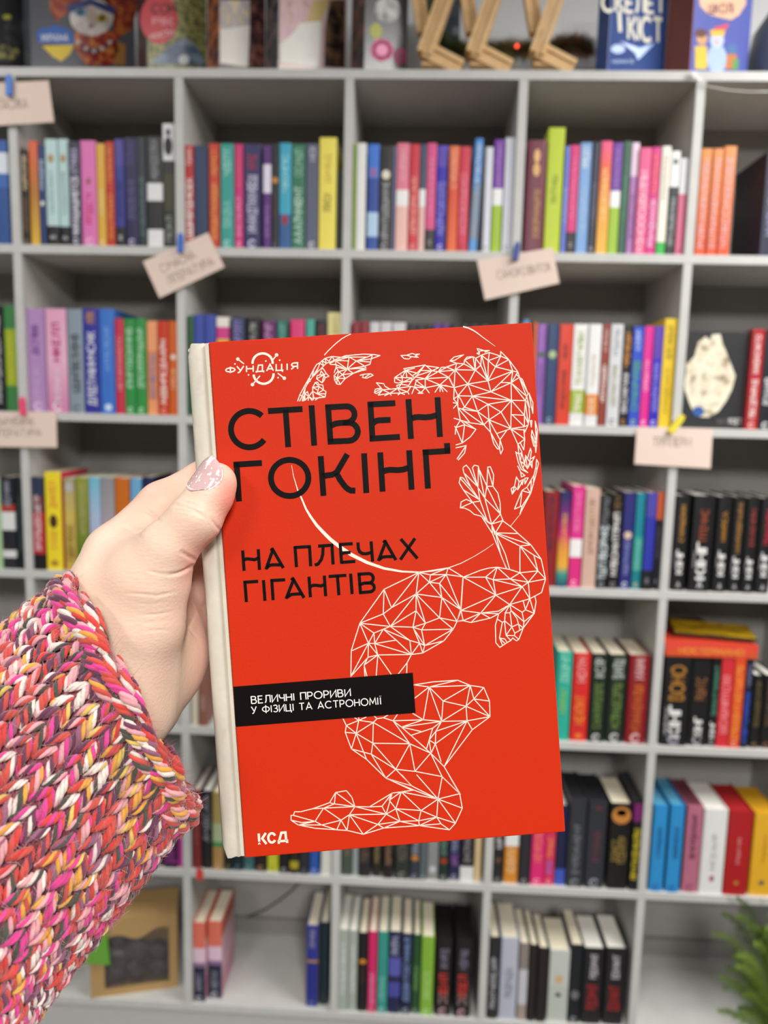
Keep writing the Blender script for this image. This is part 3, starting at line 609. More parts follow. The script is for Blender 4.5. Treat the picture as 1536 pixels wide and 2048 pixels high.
row(6, [
 (677, 696, 1860, 'a8b0a6', 'grey green paperback against the divider!', dict(t=[('d4dcd8', 10, .1, .95, .4)], pg=PAGEW)),
 (697, 714, 1862, 'a8b0a6', 'grey green paperback next to the black orange dotted book!', dict(t=[('d4dcd8', 10, .1, .95, .4)], pg=PAGEW)),
 (716, 734, 1866, '1c1a1b', 'black book with orange dot', dict(dot=[(.64, 'd88c2c', .4, .03)], t=[('503030', 6, .35, .58, .4)])),
 (736, 753, 1864, 'd42c68', 'pink book', dict(t=[('f08cb4', 10, .1, .5, .5)], e='f0a0bc')),
 (755, 775, 1864, '38958a', 'teal book', dict(t=[('7cc8bc', 8, .15, .45, .5)], e='b0e0d8')),
 (777, 801, 1864, '252a54', 'navy book with violet panels', dict(b=((0, '22264c'), (.2, '4a4ea0'), (.38, '2a2a4c'), (.46, '5a5cb0'), (.68, '24284c')), t=[('a8aac8', 5, .72, .95, .5)])),
 (803, 823, 1868, '1e2440', 'navy book with pale blue lettering', dict(t=[('7c94c4', 12, .16, .95, .5)], e='b0b8d0')),
 (825, 840, 1870, '26502c', 'dark green book', dict(t=[('6c9c58', 9, .3, .6, .5)], e='90b890')),
 (842, 867, 1874, '84b43c', 'lime green book', dict(t=[('b4dc84', 9, .2, .55, .45)], e='c8e8a0')),
 (871, 904, 1876, '1c1618', 'black hardcover with red and violet lettering next to lime,', dict(kind='h', pg=mat('1c1618'), t=[('c83c34', 4, .24, .54, .45), ('7c7688', 5, .62, .86, .4)], th=[('8c7474', 'Н', .15, .4)], e='d0a8a8')),
 (909, 943, 1878, '1c1618', 'black hardcover with red and violet lettering by the divider,', dict(kind='h', pg=mat('1c1618'), t=[('c83c34', 4, .24, .54, .45), ('7c7688', 5, .62, .86, .4)], th=[('8c7474', 'Н', .15, .4)], e='d0a8a8')),
], 'shelved with the grey green pair')
rb = dict(kind='h', pg=PAGEW, t=[('c8c4cc', 6, .62, .92, .3), ('a82c30', 6, .2, .52, .45)])
row(6, [
 (977, 998, 1876, '2a2a2c', 'charcoal book with white lettering', dict(kind='h', t=[('b0b0b2', 12, .14, .76, .5)])),
 (1000, 1035, 1877, 'b8bac8', 'thick lavender grey book', dict(kind='h', t=[('8c8e98', 7, .28, .64, .35)])),
 (1037, 1055, 1887, '948a84', 'taupe and white book', dict(b=((0, 'a4948a'), (.2, 'c4c4cc'), (.66, '8c827c')))),
 (1057, 1073, 1890, '241e1c', 'slim dark brown book next to the taupe one', dict()),
 (1075, 1094, 1896, '241e1c', 'slim dark brown book next to the grey white one', dict()),
 (1097, 1137, 1901, 'c4c8c2', 'thick grey white book with dark spot', dict(dot=[(.38, '3c4038', .14, .03), (.6, 'd0ac80', .2, .06)], b=((0, 'bcc2b8'), (.5, 'c4c8c2')))),
 (1139, 1163, 1890, '1a1d20', 'black book with grey emblem', dict(dot=[(.36, '6c6c6e', .35, .06)], e='a0a4a8')),
 (1165, 1206, 1898, '1e1d1e', 'thick black red-printed hardcover next to the grey emblem book', dict(rb)),
 (1209, 1250, 1898, '1e1d1e', 'thick black red-printed hardcover by the divider', dict(rb)),
], 'on the bottom shelf')

# ------------------------------------------------------------------ things lying or standing among the books
def quad_plate(name, pix, y, th, m, parent=None):
    """thin plate with its four front corners at given pixels of the plane Y = y"""
    a = [PY(px, py, y) for px, py in pix]; b = [p + np.array([0, th, 0]) for p in a]
    return mesh_obj(name, a + b, [(0, 1, 2, 3), (7, 6, 5, 4), (0, 4, 5, 1), (1, 5, 6, 2), (2, 6, 7, 3), (3, 7, 4, 0)], m, parent)
def hand_lines(lines, y, m, parent, pix, size):
    TL, TR = np.array(pix[0], float), np.array(pix[1], float); BL = np.array(pix[3], float)
    ex, ey = TR - TL, BL - TL
    for s, u0, u1, v in lines:
        V, F, w = text2d(s, gap=.15, w=.09)
        ux = ex / np.hypot(*ex); uy = ey / np.hypot(*ey); L = (u1 - u0) * np.hypot(*ex); h = size
        pts = [TL + ex * u0 + ey * v + ux * (q[0] / w * L) - uy * q[1] * h for q in V]
        mesh_obj('handwriting', [PY(p[0], p[1], y) for p in pts], F, m, parent)
CARD = mat('e8d2c4', rough=.8, var=.03, scale=80); INK = mat('7a6a5e', rough=.7, var=.05)
def card(pix, lines, label, size, y=-.006):
    c = quad_plate('sign_card', pix, y, .0008, CARD)
    o = empty('sign_card', tuple(PY(*pix[3], y))); c.parent = o; c.matrix_parent_inverse = Matrix.Translation(-o.location); c.name = 'card_sheet'
    hand_lines(lines, y - .0003, INK, c, pix, size)
    return tag(o, label, 'card')
card([(-62, 168), (97, 161), (108, 244), (-52, 254)], [('КЛАСИКА', .3, .7, .62)], 'pink paper card with one handwritten word above the royal blue book', 20)
card([(286, 523), (416, 465), (449, 534), (319, 596)], [('СУЧАСНА', .18, .7, .46), ('ЛІТЕРАТУРА', .2, .9, .8)], 'steeply tilted pink card with two handwritten lines hung by blue clip', 17)
card([(954, 521), (1105, 495), (1119, 566), (970, 600)], [('САМОРОЗВИТОК', .22, .93, .55)], 'cream card with one long handwritten word under the navy clip', 16)
card([(-48, 825), (112, 823), (114, 895), (-45, 893)], [('ЗАРУБІЖНА', .25, .72, .4), ('ЛІТЕРАТУРА', .2, .8, .72)], 'pink card with two handwritten lines under the pink clip', 15)
card([(1274, 855), (1426, 857), (1421, 937), (1269, 928)], [('ТРИЛЕРИ', .22, .72, .5)], 'pale pink card hung level by a yellow clip', 17)
def pin(x, y, ang, L, wd, col, label):
    """small wooden-type clothes peg pinching card and shelf edge"""
    c = PY(x, y, -.013); r = empty('clothes_peg', tuple(c)); r.rotation_euler[1] = math.radians(ang)
    m = mat(col, rough=.45, var=.05); s = 1 / 985.0; l, w = L * s / 2, wd * s / 2
    for k, (y0, y1) in enumerate(((-.0005, .0022), (.0026, .0052))):
        poly = [(-w, -l), (w, -l), (w, l * .55), (w * .6, l), (-w * .6, l), (-w, l * .55)]
        v, f = prism(poly, y0, y1); mesh_obj('jaw', [(p[0], p[2], p[1]) for p in v], f, m, r)
    v, f = tube([(-w * 1.25, .0024, l * .05), (w * 1.25, .0024, l * .05)], w * .35, 8)
    mesh_obj('spring', v, f, mat('9a9a98', rough=.3), r)
    tag(r, label, 'peg')
pin(17, 169, 3, 38, 12, '3a7ad0', 'small blue clothes peg on card with one word')
pin(360, 485, 2, 36, 11, '2f6ac8', 'small blue clothes peg holding the steeply tilted card')
pin(1033, 502, 6, 34, 12, '23418c', 'small navy clothes peg holding the cream card')
pin(44, 812, 0, 36, 12, 'f0507c', 'small pink clothes peg over the second pink card')
pin(1354, 848, 35, 42, 13, 'e8d838', 'small yellow clothes peg tilted above the level card')

# face-out black book with the picture of a pale stone
yb = .022; zb2 = ZB[2] + T / 2 + .0002
a, b = PY(1363, 848, yb), PY(1497, 850, yb); htop = PY(1430, 662, yb)[2] - zb2
rt = tag(empty('book', (a[0], yb, zb2)), 'black face-out book with a pale stone picture on its cover', 'book'); wv = b[0] - a[0]
BLK = mat('232326', rough=.5, var=.05)
box('cover', (0, wv, 0, .003, 0, htop), BLK, rt, bevel=.0005); box('page_block', (.002, wv - .002, .0032, .015, .002, htop - .002), PAGE, rt); box('back_cover', (0, wv, .0152, .018, 0, htop), BLK, rt)
def on_plane(pts, y, root): return [tuple(PY(1040 + p[0] / 3.097, 600 + p[1] / 3.097, y) - np.array(root.location)) for p in pts]
stone = [(1190, 215), (1240, 210), (1255, 270), (1280, 330), (1315, 420), (1335, 470), (1310, 560), (1280, 620), (1230, 690), (1170, 725), (1120, 725), (1075, 700), (1050, 640), (1022, 560), (1018, 520), (1030, 450), (1030, 400), (1080, 350), (1105, 260), (1150, 225), (1175, 250)]
mesh_obj('stone_picture', on_plane(stone, yb - .0003, rt), [tuple(range(len(stone)))[::-1]], blot_mat('8c7c60', 'd8ccb0', 'ece4cc', 45, .6, .32, .55), rt)
mesh_obj('blue_mark', on_plane([(1105 + 36 * math.cos(t * .4), 690 + 32 * math.sin(t * .4)) for t in range(16)], yb - .0006, rt), [tuple(range(16))], mat('2c5ca0'), rt)
for s, x0, x1, c in (('НІАТІ', 1222, 1288, '5c5c5c'), ('РОЕТ', 1296, 1370, 'd8d8d4')):
    V, F, w = text2d(s, w=.2); mesh_obj('title', on_plane([(x0 + q[0] / w * (x1 - x0), 768 - q[1] * 32) for q in V], yb - .0004, rt), F, mat(c), rt)

# flat books lying across the fourth row
zt = max(o.location.z + max(v.co.z for v in o.children[0].data.vertices) for o in bpy.data.objects if o.name.startswith('book') and o.type == 'EMPTY' and o.name != 'bookcase' and 'flat book' in o.get('label', '')) + .0004
def flat_book(px0, px1, py, th, d, m, mtop, label, rot=0, z=zt, y=.006, text=None):
    a, b = PY(px0, py, y), PY(px1, py, y); L = b[0] - a[0]
    r = tag(empty('book', ((a[0] + b[0]) / 2, y, z)), label, 'book'); r.rotation_euler[2] = math.radians(rot)
    box('cover', (-L / 2, L / 2, 0, d, th - .002, th), mtop, r); box('back_cover', (-L / 2, L / 2, 0, d, 0, .002), mtop, r)
    box('spine', (-L / 2, L / 2, -.0008, .0012, 0, th), m, r); box('page_block', (-L / 2 + .003, L / 2 - .003, .0014, d - .003, .0022, th - .0022), PAGE, r)
    if text: flat_text('title', text[1], th * .4, L * .7, mat(text[0]), r, (-L * .35, -.0011, th * .25), (1, 0, 0), (0, 0, 1), w=.2)
    return r
flat_book(1331, 1516, 1300, .029, .135, ramp_mat(((0, 'd8502c'), (.55, 'e04838')), True), mat('e04a34', rough=.4), 'red orange book lying flat across the black spines', text=('e8943c', 'НОСТЕРІМАНО'))
flat_book(1338, 1450, 1290, .006, .12, mat('241a1a'), blot_mat('1c1818', '3a2020', '8c2020', 20, .4), 'black and red book lying flat behind the yellow one', z=zt + .0295, y=.075, rot=6)
flat_book(1352, 1508, 1290, .006, .11, mat('3a3018'), blot_mat('6a5818', 'b8920c', 'd0a814', 30, .4, .35, .5), 'yellow and black book lying askew on the flat red one', z=zt + .0357, y=.03, rot=-12)

# ------------------------------------------------------------------ on top of the bookcase
Z0 = ZB[0] + T / 2 + .0003
def face_book(px0, px1, px2, phi, y, h, mc, ms, label, paint=None):
    """standing book turned by phi with its spine at the left of the cover"""
    ph = math.radians(phi); base = PY(px1, 135, y); c = np.array([base[0], y, Z0])
    ex = np.array([math.cos(ph), math.sin(ph), 0]); ey = np.array([-math.sin(ph), math.cos(ph), 0])
    def solve(d, px, lo, hi):
        s = px_of(c + d * hi)[0] > px_of(c + d * lo)[0]
        for _ in range(40):
            m = (lo + hi) / 2
            if (px_of(c + d * m)[0] < px) == s: lo = m
            else: hi = m
        return lo
    L = min(solve(ex, px2, 0, .4), .245); th = min(max(solve(ey, px0, 0, .2), .008), .058)
    r = tag(empty('book', tuple(c)), label, 'book'); r.rotation_euler[2] = ph
    box('cover', (0, L, 0, .0025, 0, h), mc, r); box('back_cover', (0, L, th - .0025, th, 0, h), mc, r)
    box('spine', (-.0022, 0, 0, th, 0, h), ms, r); box('page_block', (.0004, L - .003, .0027, th - .0027, .003, h - .003), PAGE, r)
    nrm = np.array([math.sin(ph), -math.cos(ph), 0]); M = np.stack([ex, ey, [0, 0, 1]])
    def patch(name, poly, m, lift=.0003):
        out = []
        for px, py in poly:
            q = ray(px, py); t = ((c - CAM) @ nrm + lift) / (q @ nrm); out.append(tuple(M @ (CAM + q * t - c)))
        return mesh_obj(name, out, [tuple(range(len(out)))], m, r)
    def words(s, x0, x1, yb, hh, m, lift=.0005, slope=0):
        V, F, w = text2d(s, w=.2); out = []
        for v in V:
            px = x0 + v[0] / w * (x1 - x0); py = yb - v[1] * hh + slope * (px - x0)
            q = ray(px, py); t = ((c - CAM) @ nrm + lift) / (q @ nrm); out.append(tuple(M @ (CAM + q * t - c)))
        mesh_obj('title', out, F, m, r)
    if paint: paint(patch, words)
    return r
def ell(cx, cy, rx, ry, n=20): return [(cx + rx * math.cos(2 * math.pi * k / n), cy + ry * math.sin(2 * math.pi * k / n)) for k in range(n)]
def paint_dark(p, w):
    p('picture', ell(14, 34, 9, 5), mat('a8a840'), .0005); p('picture', ell(12, 105, 26, 16), blot_mat('1c1c18', '4a4a30', '90884c', 60, .4), .0004)
    p('picture', ell(30, 62, 22, 30), blot_mat('141416', '26262a', '3a3a3e', 50, .4))
def paint_cat(p, w):
    p('headdress', [(95, -60), (280, -60), (275, 20), (262, 60), (232, 80), (225, 40), (150, 12), (130, 30), (112, 44), (100, 20)], blot_mat('5a2018', '9a3828', 'b86a30', 40, .35), .0003)
    p('dress', [(150, 62), (228, 62), (238, 100), (222, 130), (172, 130), (148, 96)], blot_mat('7a1c20', 'a83028', 'c8803c', 60, .35), .0004)
    p('dress', [(228, 80), (252, 90), (250, 130), (226, 130)], mat('a8763c', rough=.4), .0004)
    p('cat_face', ell(183, 34, 44, 38), blot_mat('b8a8a0', 'd8cec8', 'e8e2de', 30, .4), .0005)
    p('headband', [(130, 12), (180, -4), (232, 16), (228, 30), (182, 10), (138, 26)], mat('3a4478', rough=.4), .0007)
    p('eye', ell(161, 24, 12, 8), mat('6a94b4', rough=.2), .0008); p('eye', ell(204, 36, 11, 8), mat('b09a38', rough=.2), .0008)
    p('eye', ell(161, 24, 3, 7), mat('141414'), .0009); p('eye', ell(204, 36, 3, 7), mat('141414'), .0009)
    p('nose', ell(182, 52, 6, 5), mat('b07a74'), .0008)
    for k in range(9): p('bead', ell(156 + k * 8, 84 + 18 * math.sin(math.pi * k / 8), 4.5, 4.5, 10), mat('3c4068' if k % 2 else 'd0c8c0'), .0007)
    p('heart_badge', [(75, 84), (73, 66), (82, 56), (97, 56), (108, 50), (124, 54), (140, 60), (149, 72), (148, 90)], mat('2c62b8', rough=.3), .0006)
    p('heart_badge', [(84, 92), (148, 89), (140, 108), (122, 123), (104, 112)], mat('e8c82c', rough=.3), .0006)
    w('УКРАЇНА', 82, 136, 82, 13, mat('e8ecf4'), .0009)
def paint_gift(p, w):
    p('badge', [q for q in ell(318, 38, 38, 50)], mat('c8303c', rough=.3), .0004)
    w('СОН', 304, 350, 26, 18, mat('4a1c20'), .0007); w('РІК', 306, 346, 50, 14, mat('e89aa0'), .0007); w('МОСТИ', 300, 345, 78, 9, mat('f0d0d0'), .0007, -.2)
    p('mountain', [(300, 128), (340, 92), (372, 74), (396, 96), (412, 130)], blot_mat('4c6078', '6a7c94', '8c9cac', 30, .3), .0005)
    p('moon', ell(368, 119, 11, 10), mat('d8e0e4', rough=.3), .0008)
def paint_warm_glare(p, w):
    p('picture', [(440, 60), (500, 50), (496, 134), (440, 126)], mat('e8e4dc', rough=.15), .0003); p('picture', [(440, 0), (500, 0), (500, 50), (440, 60)], blot_mat('c8b898', 'b0a8b8', 'd8c8a0', 40, .2), .0003)  # first patch is white glare painted into the cover colour, not print
    p('picture', [(500, 0), (528, 0), (528, 134), (498, 132)], blot_mat('3a2228', '5c3838', '8c5c4c', 50, .2), .0003)
def paint_pale_glare(p, w):
    p('picture', [(560, 0), (625, 0), (612, 50), (562, 90)], blot_mat('c09ca0', 'd8b8b4', 'd0a8b8', 30, .2), .0003)
    p('picture', [(625, 0), (660, 0), (640, 45), (612, 52)], mat('c8b074', rough=.2), .0003)
    p('picture', [(560, 90), (590, 62), (600, 46), (642, 42), (638, 134), (562, 124)], mat('eceae2', rough=.12), .0004)  # white reflection off the gloss, painted as a flat pale patch
    p('picture', [(660, 0), (690, 0), (690, 135), (648, 134), (650, 60)], blot_mat('1e1814', '4a3428', '6c5038', 50, .25), .0003)
def paint_flower(p, w):
    p('picture', ell(775, 20, 26, 26), blot_mat('5c5c60', '90908c', 'b8b8b4', 40, .3), .0003); p('leaf', ell(752, 62, 12, 16), mat('a8a83c'), .0003)
    for k in range(14):
        a = 2 * math.pi * k / 14; p('petal', ell(764 + 15 * math.cos(a), 100 + 15 * math.sin(a), 8, 8, 10), mat('e0609c' if k % 2 else 'd0487c'), .0005)
    p('petal', ell(764, 100, 12, 12), mat('e88cb4'), .0007); p('petal', ell(800, 112, 14, 18), mat('903c5c'), .0004)
def paint_blue(p, w):
    w('СКЕЛЕТ', 1205, 1330, 22, 34, mat('d8d4c0'), .0005, .03); p('title', [(1235, 22), (1242, 22), (1244, 64), (1237, 64)], mat('d8d4c0'), .0005); w('КІСТ', 1257, 1324, 78, 46, mat('d8d4c0'), .0005, .1)
    p('bird', [(1240, 82), (1268, 92), (1280, 96), (1312, 84), (1290, 106), (1276, 120), (1270, 106)], mat('6c94d0', rough=.3), .0004); p('swirl', ell(1236, 98, 14, 9), mat('3a6cb8', rough=.3), .0004); w('НОМАТЕ', 1225, 1268, 126, 6, mat('9cb0d0'), .0005)
def paint_kids(p, w):
    p('cloud', [(1396, -30), (1490, -30), (1492, 8), (1478, 30), (1462, 40), (1436, 34), (1416, 28), (1400, 12)], mat('e0b494', rough=.4), .0004); w('ШКОЛІ', 1418, 1466, 26, 18, mat('7a4a54'), .0007)
    p('snowman', ell(1434, 118, 20, 30), mat('a0b4d0', rough=.5), .0005); p('snowman', ell(1434, 80, 14, 16), mat('b4c0d4', rough=.5), .0006); p('hat', [(1420, 68), (1448, 66), (1460, 46), (1430, 54)], mat('c8485c'), .0007); p('scarf', [(1420, 60), (1450, 60), (1448, 72), (1422, 72)], mat('e0b040'), .0008)
    p('child', ell(1404, 76, 11, 14), mat('c89468'), .0005); p('child', ell(1402, 66, 12, 9), mat('5c3428'), .0006); p('child', [(1390, 92), (1414, 92), (1414, 138), (1390, 138)], mat('d0b43c'), .0005)
    p('child', ell(1464, 98, 10, 11), mat('4a6c9c'), .0005); p('child', [(1454, 108), (1474, 108), (1472, 138), (1450, 138)], mat('b8703c'), .0005); p('child', [(1466, 118), (1478, 118), (1476, 140), (1464, 140)], mat('5c9050'), .0006)
    p('nose', [(1430, 82), (1440, 84), (1430, 87)], mat('e0702c'), .0009)
face_book(-48, -40, 52, 38, .03, .25, mat('1b1b1c', rough=.3), mat('17181a'), 'black face-out book with glowing eye and dim leaves on top of the bookcase', paint_dark)
face_book(53, 64, 272, 42, .03, .27, mat('54565f', rough=.3), mat('3a4048', rough=.3), 'large face-out book with a white cat in red headdress and heart badge', paint_cat)
face_book(279, 296, 414, 40, .03, .25, blot_mat('5c5c3c', '8a8a50', 'a8a468', 90, .3), mat('2a2628', rough=.3), 'face-out olive glitter book with red badge and blue mountain', paint_gift)
face_book(416, 440, 530, 38, .03, .25, mat('3c2c2c', rough=.2), blot_mat('3a2a24', '7a4030', 'a86040', 40, .3), 'glossy face-out book with white glare painted on its lower cover and brown strip', paint_warm_glare)
face_book(533, 558, 691, 36, .03, .25, mat('c8b0ac', rough=.2), blot_mat('25262c', '4a4a50', '6c5a58', 40, .3), 'glossy face-out book with pale pink and gold picture', paint_pale_glare)
face_book(699, 730, 812, 32, .03, .24, mat('4a4c4e', rough=.25), blot_mat('1e1f22', '3c3a38', '6c4438', 40, .3), 'grey face-out book with pink flower picture', paint_flower)
face_book(852, 860, 914, 8, .2, .24, mat('1f2c33', rough=.4), mat('1a2026'), 'dark teal book standing behind the wooden stars', lambda p, w: w('МОВА', 905, 918, 70, 14, mat('8c9498')))
face_book(1191, 1216, 1326, 22, .02, .25, mat('2c4684', rough=.65, spec=.2), mat('2c4c90', rough=.5), 'blue face-out book with large cream lettering and a bird', paint_blue)
face_book(1328, 1380, 1490, 36, .015, .25, mat('4c56a2', rough=.5), mat('7c3e30', rough=.5), 'violet blue children book with snowman picture and brown spine', paint_kids)
# wooden stars made of stacked slats, feet in view
PINE = mat('d8b27e', rough=.6, var=.25, scale=60, bump=.3)
def slat(px0, py0, px1, py1, y, w, d, m, parent, n=3):
    a, b = PY(px0, py0, y), PY(px1, py1, y); t = b - a; L = np.linalg.norm(t); t /= L; s = np.array([t[2], 0, -t[0]])
    for k in range(n):
        o = (k - (n - 1) / 2) * w * 1.14; V = []
        for yy in (.003 * (k % 2), d - .003 * k):
            for q, e in ((a, -1), (a, 1), (b, 1), (b, -1)): V.append(q + s * (o + e * w / 2) + np.array([0, yy, 0]) - np.array(parent.location))
        mesh_obj('slat', V, [(0, 1, 2, 3), (7, 6, 5, 4), (0, 4, 5, 1), (1, 5, 6, 2), (2, 6, 7, 3), (3, 7, 4, 0)], m, parent)
for (dx, lab) in ((-98, 'pale wooden slat star foot beside the flower book'), (0, 'pale wooden slat star foot in the middle of the garland'), (128, 'pale wooden slat star foot beside the blue lettered book')):
    r = tag(empty('wooden_star', tuple(np.array([PY(965 + dx, 138, .05)[0], .05, Z0]))), lab, 'ornament')
    slat(998 + dx, -40, 947 + dx, 104, .04, .0095, .045, PINE, r); slat(927 + dx, -60, 946 + dx, 62, .055, .008, .03, PINE, r)
    slat(948 + dx, 96, 1020 + dx, 134, .045, .0095, .05, PINE, r, 3); slat(941 + dx, 126, 1000 + dx, 131, .05, .006, .05, PINE, r, 1)
# garland
g = tag(empty('garland', tuple(np.array([PY(960, 135, .06)[0], .06, Z0]))), 'dark green tinsel garland with red lights winding behind wooden stars', 'garland')
path = [(846, -40, .15), (850, 20, .15), (862, 62, .15), (885, 92, .15), (930, 104, .15), (990, 100, .15), (1050, 100, .15), (1110, 96, .15), (1150, 88, .15), (1184, 104, .15)]
gp = [PY(*q) for q in path]; gp = [gp[i] + (gp[i + 1] - gp[i]) * t for i in range(len(gp) - 1) for t in np.linspace(0, 1, 10, endpoint=False)]
gl = np.array(g.location); v, f = tube([p - gl for p in gp], .002, 6); mesh_obj('wire', v, f, mat('2a2c24'), g)
rnd = random.Random(5)
for nm, cc, cnt in (('tinsel', '6a8058', 6500), ('tinsel_tips', 'b04c54', 900), ('tinsel_gold', 'c4ac70', 900)):
    mb = MB()
    for _ in range(cnt):
        i = rnd.randrange(len(gp) - 1) if nm == 'tinsel' else (rnd.randrange(70, 88) if nm == 'tinsel_tips' else rnd.randrange(38, 62))
        p = gp[i] - gl; d = np.array([rnd.gauss(0, 1) for _ in range(3)]); d /= np.linalg.norm(d); L = .016 + rnd.random() * .018
        e = np.cross(d, [.3, .5, .8]); e /= np.linalg.norm(e); q = p + d * L
        if q[2] < .0005: q[2] = .0005
        mb.add([p - e * .0011, p + e * .0011, q], [(0, 1, 2)])
    tag(mb.build(nm, mat(cc, rough=.4), g), kind='stuff')
for px, py in ((1034, 92), (880, 68)):
    bm = bmesh.new(); bmesh.ops.create_uvsphere(bm, u_segments=12, v_segments=8, radius=.004); me = bpy.data.meshes.new('light_bulb'); bm.to_mesh(me); bm.free()
    m = bpy.data.materials.new('red_led'); m.use_nodes = True; m.node_tree.nodes['Principled BSDF'].inputs['Base Color'].default_value = (.8, .03, .02, 1)
    m.node_tree.nodes['Principled BSDF'].inputs['Emission Color'].default_value = (1, .08, .04, 1); m.node_tree.nodes['Principled BSDF'].inputs['Emission Strength'].default_value = 2.5 if px > 900 else .3
    me.materials.append(m); o = bpy.data.objects.new('light_bulb', me); COL.objects.link(o); o.parent = g; o.location = PY(px, py, .125) - gl
# rounded blue-grey vase at the right end
prof = [(.0, 0), (.05, 0), (.075, .03), (.085, .08), (.075, .14), (.05, .18), (.034, .2), (.036, .22), (.03, .22), (.028, .2), (0, .18)]
V = []; F = []
for k in range(32):
    a = 2 * math.pi * k / 32; V += [(r_ * math.cos(a), r_ * math.sin(a), z_) for r_, z_ in prof]
n = len(prof)
for k in range(32):
    for i in range(n - 1): F.append((k * n + i, ((k + 1) % 32) * n + i, ((k + 1) % 32) * n + i + 1, k * n + i + 1))
vs = mesh_obj('vase', V, F, mat('5a6470', rough=.35), None, True); vs.location = (PY(1585, 60, .15)[0], .15, Z0); tag(vs, 'rounded blue grey vase past the snowman book', 'vase')
# cable tie and white cord at the top edge
r = tag(empty('cord', tuple(PY(1390, 152, -.004))), 'thin white cord tied to the top board edge', 'cord'); rl = np.array(r.location)
v, f = tube([PY(x, y, -.004) - rl for x, y in ((1398, 166), (1420, 174), (1460, 181), (1500, 184), (1560, 183))], .0011, 8); mesh_obj('cord_line', v, f, mat('d0cfc8', rough=.5), r, True)
CT = mat('f4f4f2', rough=.3)
for (x0, y0, x1, y1, rr) in ((1377, 145, 1400, 162, .0035), (1381, 152, 1392, 146, .003), (1392, 166, 1402, 158, .003)):
    v, f = tube([PY(x0, y0, -.005) - rl, PY(x1, y1, -.005) - rl], rr * .6, 8); mesh_obj('cable_tie', v, f, CT, r, True)

# ------------------------------------------------------------------ bottom row: gift box, card, cable, ribbon, plant
z6 = ZB[6] + T / 2 + .0003
pl, pr = PZ(182, 1997, z6), PZ(356, 1973, z6); ph = math.atan2(pr[1] - pl[1], pr[0] - pl[0]); BW = np.hypot(pr[0] - pl[0], pr[1] - pl[1]); BH = PY(354, 1826, pr[1])[2] - z6
KR = mat('b08e5c', rough=.75, var=.08, scale=120); gb = tag(empty('gift_box', (pl[0], pl[1], z6)), 'kraft cardboard gift box with dark contents behind a curved window', 'box'); gb.rotation_euler[2] = ph
bd = min(.085, .25 - pr[1] - .005)
n = 40; outer = []; inner = []
def sq(t):
    t = (t % 1) * 4; k = int(t); u = t - k
    return [(u, 0), (1, u), (1 - u, 1), (0, 1 - u)][k]
for k in range(n):
    u, w_ = sq(k / n); outer.append((u * BW, w_ * BH))
    x = (.16 + u * .74) * BW; zt_ = .74 + .05 * math.sin(u * 9.0) + .06 * u; zz = (.1 + w_ * (zt_ - .1)) * BH; inner.append((x, zz))
V = [(p[0], yy, p[1]) for yy in (0, .0012) for p in outer] + [(p[0], yy, p[1]) for yy in (0, .0012) for p in inner]; F = []
for k in range(n):
    k2 = (k + 1) % n; F += [(k, k2, 2 * n + k2, 2 * n + k), (n + k2, n + k, 3 * n + k, 3 * n + k2), (2 * n + k, 2 * n + k2, 3 * n + k2, 3 * n + k), (k2, k, n + k, n + k2)]
mesh_obj('front_panel', V, F, KR, gb)
for nm, b_ in (('side_panel', (0, .0012, .0013, bd, 0, BH)), ('side_panel', (BW - .0012, BW, .0013, bd, 0, BH)), ('back_panel', (.0013, BW - .0013, bd - .0012, bd, 0, BH)), ('base_panel', (.0013, BW - .0013, .0013, bd - .0013, 0, .0012))): box(nm, b_, KR, gb)
lid = box('lid', (.0, BW, 0, bd, -.0006, .0006), KR, gb); lid.location = (0, .001, BH + .0008); lid.rotation_euler[0] = math.radians(7)
film = bpy.data.materials.new('clear_film'); film.use_nodes = True; fb = film.node_tree.nodes['Principled BSDF']; fb.inputs['Roughness'].default_value = .12; fb.inputs['Transmission Weight'].default_value = .95; fb.inputs['IOR'].default_value = 1.25
mesh_obj('window_film', [(p[0], .0018 + .0012 * math.sin(p[0] * 170) * math.cos(p[1] * 140), p[1]) for p in inner], [tuple(range(n))], film, gb)
rnd = random.Random(3); DK = blot_mat('33292a', '4c4040', '6c6260', 60, .35)
for k in range(7):
    bm = bmesh.new(); bmesh.ops.create_icosphere(bm, subdivisions=3, radius=1)
    for q in bm.verts: q.co *= 1 + .16 * math.sin(q.co.x * 5 + k) * math.cos(q.co.z * 6 + k) + .06 * math.sin(q.co.z * 17 + k * 2) * math.sin(q.co.x * 15)
    me = bpy.data.meshes.new('content'); bm.to_mesh(me); bm.free(); me.materials.append(DK)
    for q in me.polygons: q.use_smooth = True
    o = bpy.data.objects.new('filling', me); COL.objects.link(o); o.parent = gb
    o.scale = (BW * (.13 + .07 * rnd.random()), bd * .24, BH * (.12 + .07 * rnd.random())); o.location = (BW * (.27 + .24 * (k % 3) + rnd.uniform(-.03, .03)), bd * .36 + .004, BH * (.22 + .22 * (k // 3) + rnd.uniform(-.03, .03))); o.rotation_euler = (0, k * 1.3, 0)
gcard = [(118, 1862), (212, 1850), (220, 1930), (128, 1926)]
gc = tag(quad_plate('green_card', gcard, pl[1] - .006, .001, mat('6aa83c', rough=.6)), 'bright green paper card in front of the kraft gift box', 'card')
r = box('rear_rail', (XL + T, XR - T, DEPTH - .012, DEPTH - .0005, PY(1380, 1904, DEPTH)[2], PY(1380, 1876, DEPTH)[2]), mat('8a8784', rough=.7), bc)
v, f = tube([PY(x, y, DEPTH - .006) for x, y in ((470, 1842), (500, 1832), (530, 1820), (560, 1800), (585, 1780), (602, 1760))], .0022, 8)
